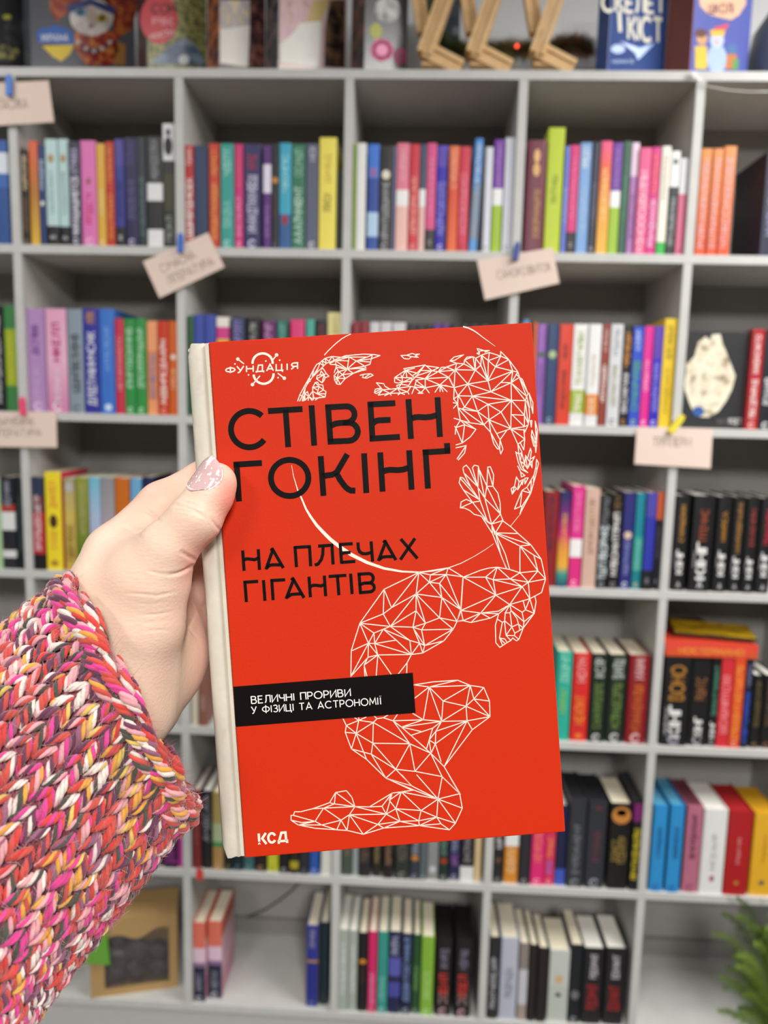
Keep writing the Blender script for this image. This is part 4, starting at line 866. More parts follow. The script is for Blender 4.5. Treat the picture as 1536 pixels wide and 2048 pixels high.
tag(mesh_obj('cable', v, f, mat('3a3230', rough=.5), None, True), 'dark cable hanging at the back of the bottom compartment', 'cable')
rp = [PY(x, y, -.0012) for x, y in ((393, 1738), (405, 1738), (407, 1750), (405, 1762), (399, 1757), (394, 1763), (392, 1750))]
V = rp + [p + np.array([0, .0008, 0]) for p in rp]; k = len(rp)
tag(mesh_obj('ribbon', V, [tuple(range(k)), tuple(range(2 * k - 1, k - 1, -1))] + [(i, (i + 1) % k, k + (i + 1) % k, k + i) for i in range(k)], mat('d8463c', rough=.5)), 'short red ribbon hanging over the shelf edge below dark books', 'ribbon')
# potted fern in front of the bookcase, pot below the frame
pb = PY(1572, 2040, -.13); pt = tag(empty('potted_fern', (pb[0], -.13, 0)), 'feathery green fern in a pot beside the empty bottom compartment', 'plant')
hp = .02
prof = [(0, 0), (.055, 0), (.075, .12), (.078, .13), (.07, .13), (.066, .118), (0, .115)]; V = []; F = []; n = len(prof)
for k in range(24):
    a = 2 * math.pi * k / 24; V += [(r_ * math.cos(a), r_ * math.sin(a), z_) for r_, z_ in prof]
for k in range(24):
    for i in range(n - 1): F.append((k * n + i, ((k + 1) % 24) * n + i, ((k + 1) % 24) * n + i + 1, k * n + i + 1))
mesh_obj('pot', V, F, mat('b8b4ac', rough=.6), pt, True)
rnd = random.Random(11); GR = [mat('566c24', rough=.5, var=.2), mat('6c8430', rough=.5, var=.2), mat('465c22', rough=.5, var=.2)]
for k in range(72):
    a = rnd.random() * 2 * math.pi; reach = .05 + rnd.random() * .12; top = .16 + rnd.random() * .28
    st = []
    for t in np.linspace(0, 1, 12): st.append(np.array([math.cos(a) * reach * t ** 1.3, math.sin(a) * reach * t ** 1.3 * .6, .115 + top * (1.25 * t - .45 * t ** 3)]))
    mb = MB(); v, f = tube(st, [.0012 * (1 - .7 * i / 11) for i in range(12)], 5); mb.add(v, f)
    for i in range(2, 80):
        t = i / 80; q = st[min(int(t * 11), 10)]; q2 = st[min(int(t * 11) + 1, 11)]; p = q + (q2 - q) * (t * 11 - int(t * 11)); d = q2 - q; d /= np.linalg.norm(d)
        sd = np.cross(d, [math.cos(a + 1.57), math.sin(a + 1.57), .2]); sd /= np.linalg.norm(sd)
        for s in (-1, 1):
            tip = p + (sd * s * .9 + d * .5 + np.array([0, 0, rnd.uniform(-.3, .3)])) * (.019 * math.sin(math.pi * (t * .85 + .1)) + .004); wv_ = d * .0011
            mb.add([p - wv_, p + wv_, tip], [(0, 1, 2)])
    mb.build('frond', GR[k % 3], pt)

# ------------------------------------------------------------------ the book held in the hand
BR = rotm((0.00922487, -0.03033252, -0.06806449)); BT = np.array([-0.06969376, -0.06734591, 0.30126748]); BWD, BHT = .12944, .206
MBk = np.eye(4); MBk[:3, :3] = RW.T @ BR; MBk[:3, 3] = CAM + RW.T @ BT
hb = tag(empty('held_book'), 'red hardcover book with black title and white line drawing held in the hand', 'book')
hb.matrix_world = Matrix(MBk.tolist()); IB = np.linalg.inv(MBk)
def cov(px, py, lift=0.0):        # photo pixel -> point of the cover plane, local coordinates (x right, y down, z away)
    r = ray(px, py); o = IB[:3, :3] @ CAM + IB[:3, 3]; d = IB[:3, :3] @ r
    t = (-lift - o[2]) / d[2]; return o + d * t
def red_cover():
    m = bpy.data.materials.new('red_cover'); m.use_nodes = True; nt = m.node_tree; b = nt.nodes['Principled BSDF']
    b.inputs['Base Color'].default_value = lin('c82d0d'); b.inputs['Roughness'].default_value = .58; b.inputs['Specular IOR Level'].default_value = .13
    n = nt.nodes.new('ShaderNodeTexNoise'); n.inputs['Scale'].default_value = 900; n.inputs['Detail'].default_value = 3
    tc = nt.nodes.new('ShaderNodeTexCoord'); nt.links.new(tc.outputs['Object'], n.inputs['Vector'])
    bp = nt.nodes.new('ShaderNodeBump'); bp.inputs['Strength'].default_value = .12; bp.inputs['Distance'].default_value = .0004
    nt.links.new(n.outputs['Fac'], bp.inputs['Height']); nt.links.new(bp.outputs['Normal'], b.inputs['Normal'])
    return m
RED = red_cover()
THK = .0200
box('front_board', (0.0002, BWD, 0, BHT, 0, .0026), RED, hb, bevel=.0005)
box('back_board', (0.0002, BWD, 0, BHT, THK - .0026, THK), RED, hb, bevel=.0005)
box('page_block', (-.0065, BWD - .0035, .003, BHT - .003, .0029, THK - .0029), PAGE, hb)
prof = [(0, .0006), (-.0003, .0019), (-.0017, .0021), (-.0024, .0006), (-.0034, 0), (-.0066, .0002), (-.0080, .0010), (-.0090, .0032), (-.0094, .007), (-.0095, .010), (-.0094, .013), (-.0090, .0168), (-.0080, .0190), (-.0066, .0198), (-.0036, .02), (-.0026, .0196), (-.0019, .0186), (-.0004, .0187), (0, .0194)]
inn = [(0, .0180), (-.0028, .0176), (-.0070, .0180), (-.0080, .0160), (-.0082, .010), (-.0080, .004), (-.0070, .0020), (-.0028, .0032), (0, .0030)]
ring = prof + inn; NY = 44; V = []; F = []; n = len(ring); rnd = random.Random(2)
ph1 = [rnd.random() * 6 for _ in range(6)]
for k in range(NY + 1):
    t = k / NY; y = t * BHT
    for i, (x, z) in enumerate(ring):
        wob = .00012 * (math.sin(t * 37 + ph1[0] + x * 900) + .7 * math.sin(t * 71 + ph1[1]))
        endr = max(0, 1 - min(t, 1 - t) * BHT / .0022) ** 2          # turned-in caps, pinched at head and tail
        x2 = x; y2 = y
        if x < -.0060: x2 = x + endr * .0012
        if i < len(prof) and -.0066 <= x <= -.0019: z = z + endr * .0007 * (1 if z < .01 else -1)
        if -.006 < x < -.003: y2 = y + (.0006 * endr if t < .5 else -.0006 * endr)
        V.append((x2, y2, z + (wob if i < len(prof) and z < .01 and -.0085 < x < -.001 else 0)))
for k in range(NY):
    for i in range(n):
        i2 = (i + 1) % n; F.append((k * n + i, k * n + i2, (k + 1) * n + i2, (k + 1) * n + i))
F += [tuple(range(n - 1, -1, -1)), tuple(NY * n + i for i in range(n))]
SP = mat('cdc6b6', rough=.6, var=.05, scale=220, bump=.25)
sp = mesh_obj('spine_cover', V, F, SP, hb, True)
try:
    sp.data.set_sharp_from_angle(angle=math.radians(40))
except Exception: pass
hd = MB(); v, f = tube([(-.0078, .0022, z) for z in np.linspace(.0035, .0165, 8)], .0011, 8); hd.add(v, f); hd.build('headband', mat('e8e4d8', rough=.7), hb, True)

def decal(name, rib, m, lift, label=None):
    mb = MB()
    for V, F in rib: mb.add([cov(p[0], p[1], lift) for p in V], F)
    o = mb.build(name, m, hb)
    if label: o['label'] = label
    return o
def strokes(lines, ox, oy, sc, w): return [strip([(ox + x / sc, oy + y / sc) for x, y in pl], w) for pl in lines]
BLACK = mat('0d0a09', rough=.5, var=.1, scale=60, spec=.08); CREAM = mat('fbe3d2', rough=.5, var=.02)
# --- author line
T1 = [arc(360, 480, 225, 223, 36, 313, 40), [(590, 258), (1013, 233)], [(806, 245), (838, 701)], [(1124, 188), (1158, 682)],
      [(203, 890), (234, 1368)], [(165, 918), (515, 896)], arc(856, 1080, 230, 222, 0, 360, 56), [(1237, 812), (1272, 1300)], [(1260, 1060), (1320, 1048), (1380, 1040), (1435, 1012)]]
T2 = [[(-24, 171), (8, 642)], [(-55, 205), (190, 192)] + arc(195, 287, 95, 95, -88, 80, 14) + [(205, 384), (110, 389), (60, 398), (0, 425)],
      [(150, 386), (215, 386)] + arc(220, 492, 109, 107, -85, 85, 14) + [(215, 600), (-22, 610)],
      [(477, 143), (504, 606)], [(443, 172), (772, 154)], [(510, 392), (540, 366), (590, 356), (715, 352)], [(470, 575), (826, 553)],
      [(927, 108), (957, 577)], [(1270, 85), (1300, 553)], [(965, 335), (1000, 322), (1050, 318), (1130, 322), (1200, 315), (1262, 296)],
      [(205, 758), (75, 980)], [(75, 980), (120, 1062), (180, 1142), (215, 1172), (250, 1188), (300, 1188)],
      [(402, 748), (430, 1216)], [(593, 737), (622, 1200)], [(935, 712), (965, 1177)], [(630, 962), (665, 948), (710, 942), (800, 946), (860, 940), (925, 920)],
      [(1128, 706), (1158, 1163)], [(1095, 738), (1421, 717)], [(1383, 627), (1389, 746)]]
decal('title', strokes(T1, 440, 780, 6.144, 11.6) + strokes(T2, 660, 780, 5.908, 11.6), BLACK, .00016, 'glossy black Cyrillic lettering')
S = [[(62, 165), (73, 330)], [(188, 155), (198, 322)], [(70, 243), (90, 234), (115, 234), (160, 240), (195, 224)], [(250, 318), (306, 160)], [(298, 146), (391, 307)], [(288, 150), (304, 165)], [(258, 304), (282, 284), (310, 281), (378, 282)],
     [(485, 135), (497, 300)], [(475, 142), (612, 133)], [(602, 128), (612, 292)], [(672, 130), (795, 122)], [(783, 115), (793, 278)], [(712, 130), (709, 200), (697, 240), (672, 275), (645, 283)],
     [(850, 108), (862, 272)], [(840, 117), (952, 110)], [(858, 194), (880, 184), (935, 181)], [(860, 262), (972, 253)], [(994, 100), (997, 150), (1008, 176), (1030, 190), (1060, 192), (1108, 180)], [(1100, 92), (1113, 255)],
     [(1159, 250), (1218, 97)], [(1209, 83), (1301, 243)], [(1198, 86), (1216, 100)], [(1170, 236), (1194, 218), (1225, 215), (1288, 214)], [(1340, 72), (1475, 230)], [(1455, 67), (1337, 240)],
     [(80, 415), (92, 582)], [(67, 423), (187, 415)], [(230, 405), (242, 572)], [(297, 400), (308, 567)], [(285, 409), (405, 402)], [(413, 556), (474, 400)], [(464, 385), (558, 548)], [(454, 388), (472, 403)], [(425, 542), (452, 522), (480, 518), (545, 516)],
     [(598, 377), (610, 543)], [(722, 368), (733, 535)], [(606, 458), (630, 447), (660, 447), (695, 452), (730, 436)], [(757, 376), (900, 366)], [(828, 372), (840, 527)], [(935, 352), (947, 518)],
     [(1002, 345), (1015, 512)], [(990, 358), (1078, 352)] + arc(1080, 390, 38, 38, -85, 85, 8) + [(1078, 428), (1040, 430), (1005, 444)], [(1050, 428), (1085, 428)] + arc(1088, 464, 38, 36, -85, 85, 8) + [(1085, 500), (1003, 507)]]
decal('subtitle', strokes(S, 470, 1060, 4.042, 6.3), BLACK, .00016, 'glossy black Cyrillic lettering')
# --- black band with two white lines
bp_ = [(460 + x / 4.042, 1340 + y / 4.042) for x, y in ((27, 135), (1478, 22), (1500, 347), (47, 460))]
mesh_obj('label_band', [cov(*p, .00013) for p in bp_], [(0, 1, 2, 3)], mat('0f0a09', rough=.45, var=.1, scale=90, spec=.1), hb)
def fit_line(s, x0, y0, x1, y1, h, w, gap=.24):
    V, F, wid = text2d(s, gap=gap, w=w); L = math.hypot(x1 - x0, y1 - y0); ex = ((x1 - x0) / L, (y1 - y0) / L); ey = (ex[1], -ex[0])
    return [(x0 + ex[0] * v[0] / wid * L + ey[0] * v[1] * h, y0 + ex[1] * v[0] / wid * L + ey[1] * v[1] * h) for v in V], F
WHT = mat('f4efe8', rough=.5, var=.02)
r1 = fit_line('ВЕЛИЧНІ ПРОРИВИ', 460 + 175 / 4.042, 1340 + 272 / 4.042, 460 + 975 / 4.042, 1340 + 210 / 4.042, 14.0, .135)
r2 = fit_line('У ФІЗИЦІ ТА АСТРОНОМІЇ', 460 + 176 / 4.042, 1340 + 352 / 4.042, 460 + 1225 / 4.042, 1340 + 277 / 4.042, 13.6, .135)
decal('band_lettering', [r1, r2], WHT, .0002, 'small white lettering on the black band')
# --- series emblem
rib = []
ltr = {'Ф': (105, 270, 405, 505), 'У': (305, 428, 385, 500), 'Н': (480, 600, 377, 490), 'Д': (655, 790, 367, 480), 'А': (843, 965, 352, 470), 'Ц': (1015, 1130, 346, 462), 'І': (1205, 1222, 337, 452), 'Я': (1288, 1402, 328, 440)}
for ch, (x0, x1, y0, y1) in ltr.items():
    g_ = GL[ch]
    for pl in g_[1]:
        rib.append(strip([(440 + (x0 + p[0] / g_[0] * (x1 - x0)) / 9.035, 690 + (y1 - p[1] * (y1 - y0) - .055 * p[0] / g_[0] * (x1 - x0)) / 9.035) for p in pl], 2.7))
lg = [arc(770, 328, 182, 176, -184, 4, 30), arc(788, 522, 180, 178, -3, 176, 30)]; rib += strokes(lg, 440, 690, 9.035, 4.6)
rib += strokes([[(322, 255), (434, 342)], [(1022, 180), (950, 278)], [(587, 715), (722, 556)], [(1162, 600), (1042, 508)]], 440, 690, 9.035, 2.4)
for cx, cy, r_ in ((322, 255, 32), (1022, 180, 32), (587, 715, 32), (1162, 600, 32), (270, 342, 15), (828, 290, 15), (1078, 275, 15), (515, 540, 14), (1050, 590, 15)):
    rib.append(([(440 + (cx + r_ * math.cos(k * math.pi / 8)) / 9.035, 690 + (cy + r_ * math.sin(k * math.pi / 8)) / 9.035) for k in range(16)], [tuple(range(16))]))
decal('series_emblem', rib, CREAM, .00012, 'cream ring emblem with lettering')
KS = [[(268, 262), (283, 512)], [(485, 245), (375, 415), (505, 583)], [(252, 598), (285, 552), (322, 592)], arc(672, 395, 110, 142, 28, 332, 22), [(895, 500), (962, 238), (1088, 228), (1112, 492)], [(886, 578), (884, 502), (1138, 482), (1142, 552)]]
rib = strokes(KS, 500, 1650, 15.36, 4.7); rib[2] = strip([(500 + x / 15.36, 1650 + y / 15.36) for x, y in KS[2]], 2.0)
decal('publisher_mark', rib, CREAM, .00012)
# --- circle sweep behind the title
sw = [(583, 930, .7), (587, 952, 1.2), (596, 982, 2.3), (602, 994, 3), (612, 1018, 4), (621, 1033, 4.8), (633, 1050, 5.8), (646, 1064, 6.6), (660, 1078, 7), (676, 1091, 7.2), (702, 1109, 7), (734, 1125, 6.2), (769, 1137, 5), (804, 1143, 3.8), (837, 1144.5, 2.8), (866, 1142, 2.2), (895, 1136.5, 1.8), (922, 1126.5, 1.5), (948, 1113, 1.2), (971, 1099, 1), (987, 1087.5, .8)]
a1 = [(648.6, 710.3, 1.8), (656, 702, 1.8), (665.5, 692.7, 1.8), (674, 685, 1.8), (683, 678, 1.8), (692, 672.5, 1.8), (701.7, 668, 1.8)]
a2 = [(926, 653, 2.8), (937, 656, 2.6), (947, 661, 2.3), (956, 667, 1.9), (966, 675, 1.5), (978, 683.5, 1.1), (991, 693, .7)]
a3 = [(1041.7, 1027, .9), (1031, 1040, 1), (1020.6, 1053, 1)]
for nm, q in (('circle_sweep', sw), ('circle_arc', a1), ('circle_arc', a2), ('circle_arc', a3)): decal(nm, [strip([(p[0], p[1]) for p in q], [p[2] for p in q])], CREAM, .00008)
# --- low-poly line drawing
W1 = [[(620,240),(810,165),(1090,140),(1240,145),(1150,185),(870,185),(660,240)],[(1240,145),(1345,162),(1210,212),(1225,160)],[(870,185),(840,370),(660,240)],[(870,185),(980,245),(840,370)],[(980,245),(1210,212),(1200,262),(1000,245)],[(980,245),(1150,185)],[(980,245),(1110,325),(840,370)],[(1110,325),(1190,295),(1200,262)],[(840,370),(1130,355),(1110,325)],[(840,370),(935,435),(1060,395),(1130,380),(1060,372),(935,435)],[(840,370),(770,455),(935,435)],[(770,455),(810,515),(935,435)],[(840,370),(710,410),(770,455)],[(710,410),(685,510),(810,515),(735,605),(680,600),(645,535),(640,470),(700,400)],[(770,455),(685,510)],[(685,510),(640,470)],[(685,510),(645,535)],[(685,510),(680,600)],[(735,605),(685,510)],[(660,240),(670,340),(820,370)],[(670,340),(710,410)],[(570,285),(660,240),(665,300),(590,300),(570,285)],[(665,300),(820,370)],[(640,425),(670,340)],[(660,240),(770,240),(850,245)],
 [(80,860),(110,770),(190,620),(260,500),(330,365),(370,300),(430,265),(500,205),(610,175),(740,190),(870,180)],[(110,860),(150,780),(200,640),(300,500),(400,400),(480,320),(520,280),(640,240)],[(330,365),(300,500),(400,340),(370,420),(420,280),(480,320),(450,240),(520,280),(500,205),(560,250),(610,175),(640,230),(740,190)],[(190,620),(210,640),(260,500),(270,560)],[(110,770),(150,780)],[(170,860),(190,700),(200,640)],[(150,860),(165,790)],
 [(420,380),(470,360),(520,440),(560,478),(500,505),(485,545),(455,580),(370,520),(380,470),(420,460),(440,400)],[(420,460),(485,455),(455,580)],[(440,400),(485,455),(520,440)],[(370,520),(485,455)],[(500,505),(485,455)],
 [(310,650),(350,575),(385,570),(410,610),(465,615),(475,690),(515,715),(500,800),(330,820),(310,710),(310,650)],[(310,650),(410,640),(475,690)],[(410,640),(375,750),(310,710)],[(375,750),(475,690)],[(375,750),(500,750)],[(375,750),(500,800)],[(310,650),(380,690)],[(350,575),(410,640)],[(250,790),(310,710),(320,840),(250,790),(190,850)],[(250,790),(190,750),(230,715),(250,790),(300,850)],[(190,750),(190,850)],[(350,845),(420,800)],[(250,790),(240,850)],[(1040,465),(1090,450),(1200,440),(1240,465),(1140,510),(1075,500),(1090,450)],[(1110,500),(1200,440)]]
W2 = [[(530,180),(620,175),(720,145),(770,160),(845,155),(770,185),(825,212),(710,200),(660,240),(580,232),(530,180)],[(620,175),(710,200)],[(110,645),(235,660),(255,705),(345,755),(470,740),(340,825),(215,765),(110,645)],[(215,765),(345,755)],[(215,765),(140,855),(340,825),(250,865)],[(215,765),(160,740),(90,755),(75,815),(110,830),(215,765)],[(90,800),(190,750)],[(340,825),(360,858)],[(340,825),(520,820),(470,740)],[(470,740),(640,800),(520,820)],[(480,850),(520,820),(590,845)],[(640,800),(665,838)],[(640,800),(700,705),(470,740)],[(470,740),(455,690),(530,670),(480,740)],[(530,670),(660,690),(700,620),(560,635),(530,670)],[(420,555),(420,635),(480,650),(560,635),(420,555)],[(420,555),(610,430),(545,560),(560,635)],[(420,555),(720,560),(700,620)],[(530,515),(545,560)],[(610,430),(630,555)],[(560,635),(720,560)],[(610,430),(720,525),(800,480),(610,430)],[(575,405),(940,340),(800,480)],[(575,405),(610,430),(760,395)],[(720,525),(760,560),(800,520),(940,340)],[(780,530),(1060,440),(870,435)],[(940,340),(1060,440),(1175,385),(950,355)],[(1060,440),(940,575),(780,545),(720,600),(660,690)],[(780,600),(940,575)],[(940,575),(1165,455),(1060,440)],[(1165,455),(1220,380),(1310,380),(1165,455)],[(1310,380),(1485,310)],[(1310,380),(1450,430),(1165,455)],[(1165,455),(1340,550),(940,575)],[(1340,550),(1450,430)],[(940,575),(1195,680),(1340,550)],[(940,575),(945,730),(1195,680)],[(790,605),(945,730),(760,720),(790,605)],[(790,680),(945,730)],[(760,720),(870,815),(945,730),(1010,815)],[(820,825),(905,825),(870,800),(820,825)],[(760,720),(715,830)],[(700,705),(760,720)],[(1195,680),(1110,805)],[(1195,680),(1195,795)],[(1195,680),(1245,795)],[(1195,680),(1315,795)],[(1195,680),(1430,725),(1340,550)]]
W3 = [[(285,150),(140,185),(75,245),(150,235),(190,210),(285,150)],[(75,245),(180,280),(290,290),(300,230),(340,185),(430,180),(470,205),(560,155),(680,115),(855,170),(855,100),(980,225),(1120,415),(1145,495)],[(0,345),(180,280),(155,380),(0,400)],[(155,380),(290,290)],[(155,380),(465,385),(290,290)],[(300,230),(465,385),(430,180)],[(470,205),(465,385)],[(470,205),(550,310),(465,385)],[(550,310),(560,155)],[(300,230),(430,180)],[(155,380),(350,600),(465,385)],[(155,380),(140,655),(350,600)],[(60,490),(155,380)],[(60,490),(140,655),(0,620)],[(465,385),(660,550),(350,600)],[(550,310),(660,550)],[(565,165),(660,550)],[(665,240),(660,550)],[(560,155),(665,240),(680,115)],[(665,240),(855,170),(775,335),(665,240)],[(775,335),(660,550)],[(775,335),(980,225)],[(855,170),(980,225),(1040,400),(775,335)],[(1040,400),(660,550)],[(1040,400),(705,720),(660,550)],[(865,575),(1015,580),(1040,400)],[(1015,580),(705,720)],[(1015,580),(1120,415),(1040,400)],[(1015,580),(1145,495),(1090,450)],[(350,600),(705,720),(420,785),(350,600)],[(350,600),(200,780),(420,785)],[(140,655),(200,780)],[(140,655),(135,830),(200,780),(195,900),(130,830)],[(705,720),(1020,850),(420,785)],[(1015,580),(1020,850)],[(1015,580),(1235,855),(1020,850)],[(1015,580),(1255,790),(1235,855)],[(1145,495),(1275,745),(1255,790)],[(1145,495),(1190,530),(1275,745)],[(1150,520),(1240,760)],[(420,785),(660,910),(1020,850)],[(420,785),(300,955),(240,830),(200,780)],[(420,785),(500,1020),(660,910)],[(300,955),(500,1020)],[(300,955),(260,985),(500,1020)],[(200,965),(260,985)],[(195,900),(200,965),(235,1155)],[(125,885),(195,900),(130,970)],[(260,985),(595,1225),(500,1020)],[(200,965),(385,1195)],[(660,910),(675,1150),(500,1020)],[(660,910),(860,1030),(675,1150)],[(1020,850),(860,1030),(1010,1285),(675,1150)],[(1020,850),(1010,1285)],[(675,1150),(595,1225)],[(140,1125),(235,1155),(385,1195),(595,1225),(700,1340)],[(235,1155),(165,1270),(300,1225),(475,1295)],[(475,1295),(390,1410),(265,1505),(165,1270)],[(300,1225),(265,1505)],[(235,1155),(300,1215)],[(300,1180),(475,1295)],[(150,1250),(165,1270),(158,1370)],[(170,1535),(265,1505)],[(170,1580),(325,1545),(300,1660),(205,1766)],[(325,1545),(185,1750)],[(675,1150),(700,1340),(750,1520),(805,1595),(840,1600),(845,1455),(675,1150)],[(700,1340),(840,1600)],[(795,1360),(1010,1285)],[(950,1310),(845,1455)],[(845,1455),(890,1600),(855,1675),(840,1600)],[(1020,850),(1220,1080),(1030,1070),(1220,1255),(1010,1285)],[(1235,855),(1220,1080),(1220,1255)],[(1235,880),(1275,1200)],[(1220,1080),(1275,1200)],[(1010,1285),(1210,1305)],[(1220,1255),(1275,1230),(1300,1100),(1290,960),(1255,860)],[(1210,1305),(1225,1445),(1010,1285)],[(1010,1285),(1120,1525),(1225,1445)],[(1225,1445),(1210,1610),(1160,1510)],[(1120,1525),(1135,1690)],[(1120,1525),(1180,1640)],[(1215,1290),(1225,1340),(1275,1230)],[(1255,790),(1300,960),(1260,880)],[(1290,740),(1350,890),(1350,1050),(1325,940),(1290,740)],[(1310,1160),(1335,1160),(1325,1260),(1310,1160)],[(1335,1310),(1370,1400),(1410,1550),(1365,1555),(1325,1400),(1335,1310)],[(1385,1170),(1420,1300),(1410,1460),(1395,1650),(1380,1500),(1420,1300)],[(1340,1400),(1395,1560)],[(1385,1170),(1400,1450)],[(495,55),(600,85),(510,95),(495,55)],[(610,85),(680,85),(615,110),(610,85)],[(490,130),(530,110),(525,145),(490,130)]]
W4 = [[(1010,335),(1060,375),(1075,470),(1120,590),(1195,655),(1095,605),(1050,500),(1010,335)],[(1060,375),(1100,345),(1145,520),(1080,480),(1100,345)],[(1095,500),(1145,520),(1120,590)],[(1145,520),(1160,390),(1190,440),(1225,490),(1190,595),(1145,520)],[(1190,440),(1235,280),(1250,330),(1225,490)],[(1250,440),(1300,405),(1260,490),(1260,580),(1225,490)],[(1160,390),(1185,560)],[(1190,595),(1250,480)],[(1040,555),(1085,645),(1150,700),(1095,720),(1085,645)],[(940,900),(990,865),(1020,720),(1060,790),(1130,760),(1040,920),(990,865)],[(940,900),(955,985),(1020,895)],[(990,865),(955,985)],[(1060,790),(1040,920)],[(1150,740),(1200,735),(1150,830),(1150,740)],[(1090,800),(1110,840),(1130,760)],[(1330,450),(1360,510),(1310,720),(1240,970),(1075,1285),(1110,1165),(990,1215),(1105,930),(1180,880),(1290,690),(1320,570),(1330,450)],[(1105,930),(1080,1170)],[(1105,930),(1235,970),(1180,880)],[(1235,970),(1110,1165)],[(1180,880),(1250,780),(1240,970)],[(1310,600),(1345,580)],[(1290,690),(1280,840)],
 [(160,725),(205,740),(250,800),(320,880),(450,1070)],[(450,1070),(155,740),(140,810),(205,920),(345,1110)],[(205,920),(450,1070)],[(155,740),(160,725)],[(210,655),(200,590),(205,570),(250,540),(300,600),(425,870),(210,655)],[(210,655),(320,880)],[(425,870),(345,580),(375,540),(435,555),(430,880),(460,1080)],[(435,555),(530,1040),(435,890)],[(445,600),(565,860)],[(580,570),(620,565),(670,690),(660,865),(565,865),(580,570)],[(580,590),(660,865)],[(565,865),(535,1050)],[(565,865),(775,1290),(535,1050)],[(660,865),(735,970),(770,1120),(775,1290),(815,1390),(640,1445),(775,1290)],[(535,1050),(640,1445)],[(460,1080),(575,1400),(640,1445)],[(470,1090),(345,1110),(575,1400)],[(345,1110),(250,1065),(170,1105),(160,1195),(345,1110)],[(160,1195),(225,1200),(310,1240),(370,1295),(480,1325),(575,1400)]]
W5 = [[(430,155),(580,390)],[(430,155),(520,240),(570,265)],[(570,265),(580,390),(770,870)],[(570,265),(620,380),(720,215)],[(690,120),(720,215),(835,300),(930,390),(1105,545),(1245,740),(1305,1010),(1250,1195),(1090,1280)],[(620,380),(930,390)],[(620,380),(1105,545),(955,560),(620,390)],[(955,560),(955,925),(1200,900),(955,560)],[(955,560),(1145,685),(1245,740)],[(1145,685),(1200,900),(1305,1010)],[(630,400),(755,670),(815,880)],[(620,380),(700,700),(770,860)],[(570,265),(610,400)],[(180,985),(420,890),(535,860),(645,850),(815,880),(955,925),(1070,1055),(1200,900)],[(180,985),(485,985),(645,850),(590,1020),(485,985)],[(645,850),(820,1010),(590,1020)],[(820,1010),(955,925)],[(820,1010),(1070,1055),(1305,1010)],[(820,1010),(985,1115),(590,1020),(625,1230),(485,985)],[(625,1230),(180,985),(150,1440),(625,1230)],[(625,1230),(985,1115)],[(985,1115),(1070,1055),(1090,1280),(985,1115)],[(985,1115),(815,1360),(625,1230)],[(815,1360),(1090,1280)],[(625,1230),(420,1475),(150,1440)],[(420,1475),(660,1450),(815,1360)],[(420,1475),(665,1485),(815,1360)],[(665,1485),(550,1545),(285,1605),(180,1580),(95,1590)],[(420,1475),(550,1545)],[(420,1475),(285,1605)],[(420,1475),(180,1580),(150,1440),(95,1590)],
 [(665,1485),(620,1640),(625,1880),(680,1945),(770,1885),(830,1850),(855,1815),(905,1855),(940,1835),(1000,1680),(1150,1480),(1175,1320),(1160,1250)],[(645,1560),(715,1600),(675,1815),(720,1920)],[(815,1360),(755,1475),(745,1590),(715,1600)],[(745,1590),(765,1780)],[(750,1475),(820,1470),(845,1665),(745,1580)],[(815,1360),(835,1440),(820,1470)],[(835,1440),(1010,1595),(1000,1680)],[(815,1360),(985,1465),(1030,1430),(1150,1480)],[(985,1465),(1010,1595),(1150,1480)],[(1000,1310),(1030,1430),(1090,1280),(1150,1480)],[(845,1665),(935,1625),(915,1550),(835,1440)],[(935,1625),(1000,1680)],[(935,1625),(955,1710),(885,1750),(845,1665),(765,1780),(880,1785),(885,1750)],[(955,1710),(1000,1680)],[(880,1785),(940,1835)],[(765,1780),(830,1850)],[(675,1815),(750,1830),(780,1880)],[(675,1815),(755,1895)]]
W6 = [[(75,1490),(80,1160),(190,810),(500,375),(945,160),(1320,100),(1510,215)],[(945,160),(1095,190),(1320,100),(1295,185),(1095,190),(1080,285),(945,160)],[(1295,185),(1080,285),(1210,300),(1295,185)],[(1295,185),(1510,215)],[(1295,185),(1480,635),(1210,300)],[(1510,215),(1480,635)],[(1210,300),(1240,480),(1080,285)],[(1240,480),(1480,635)],[(945,160),(910,435),(1080,285)],[(945,160),(595,610),(500,375)],[(500,375),(490,690),(595,610),(910,435)],[(490,690),(190,810)],[(490,690),(580,850),(190,810)],[(580,850),(910,435)],[(910,435),(910,650),(580,850)],[(910,650),(870,860),(580,850)],[(910,650),(1030,810),(870,860)],[(910,435),(1030,810)],[(910,435),(1210,740),(1030,810)],[(910,435),(1240,480),(1210,740)],[(1240,480),(1435,785),(1480,635)],[(1210,740),(1435,785)],[(1210,740),(1385,885),(1435,785)],[(1435,785),(1520,770)],[(870,860),(980,895),(1385,885)],[(1030,810),(980,895),(1020,1095),(1385,885),(1265,1035),(1020,1095)],[(870,860),(955,1065),(1020,1095)],[(880,880),(1020,1095),(995,1190),(955,1065)],[(1265,1035),(995,1190),(850,1210),(955,1065)],[(580,850),(830,1030),(955,1065)],[(830,1030),(850,1210)],[(580,850),(370,935),(190,810)],[(490,885),(830,1030)],[(490,885),(655,1025),(850,1210)],[(490,885),(380,1070),(370,935)],[(370,935),(300,1065),(190,810)],[(300,1065),(80,1165)],[(300,1065),(380,1070),(655,1025)],[(380,1070),(850,1210),(420,1215),(380,1070)],[(300,1065),(420,1215)],[(300,1065),(295,1245),(420,1215)],[(300,1065),(75,1490),(295,1245)],[(245,1345),(420,1215)],[(295,1245),(245,1345),(255,1485)],[(245,1345),(280,1485)],[(420,1215),(400,1475)],[(420,1215),(590,1460)],[(850,1210),(795,1315),(685,1455)],[(795,1315),(790,1445)]]
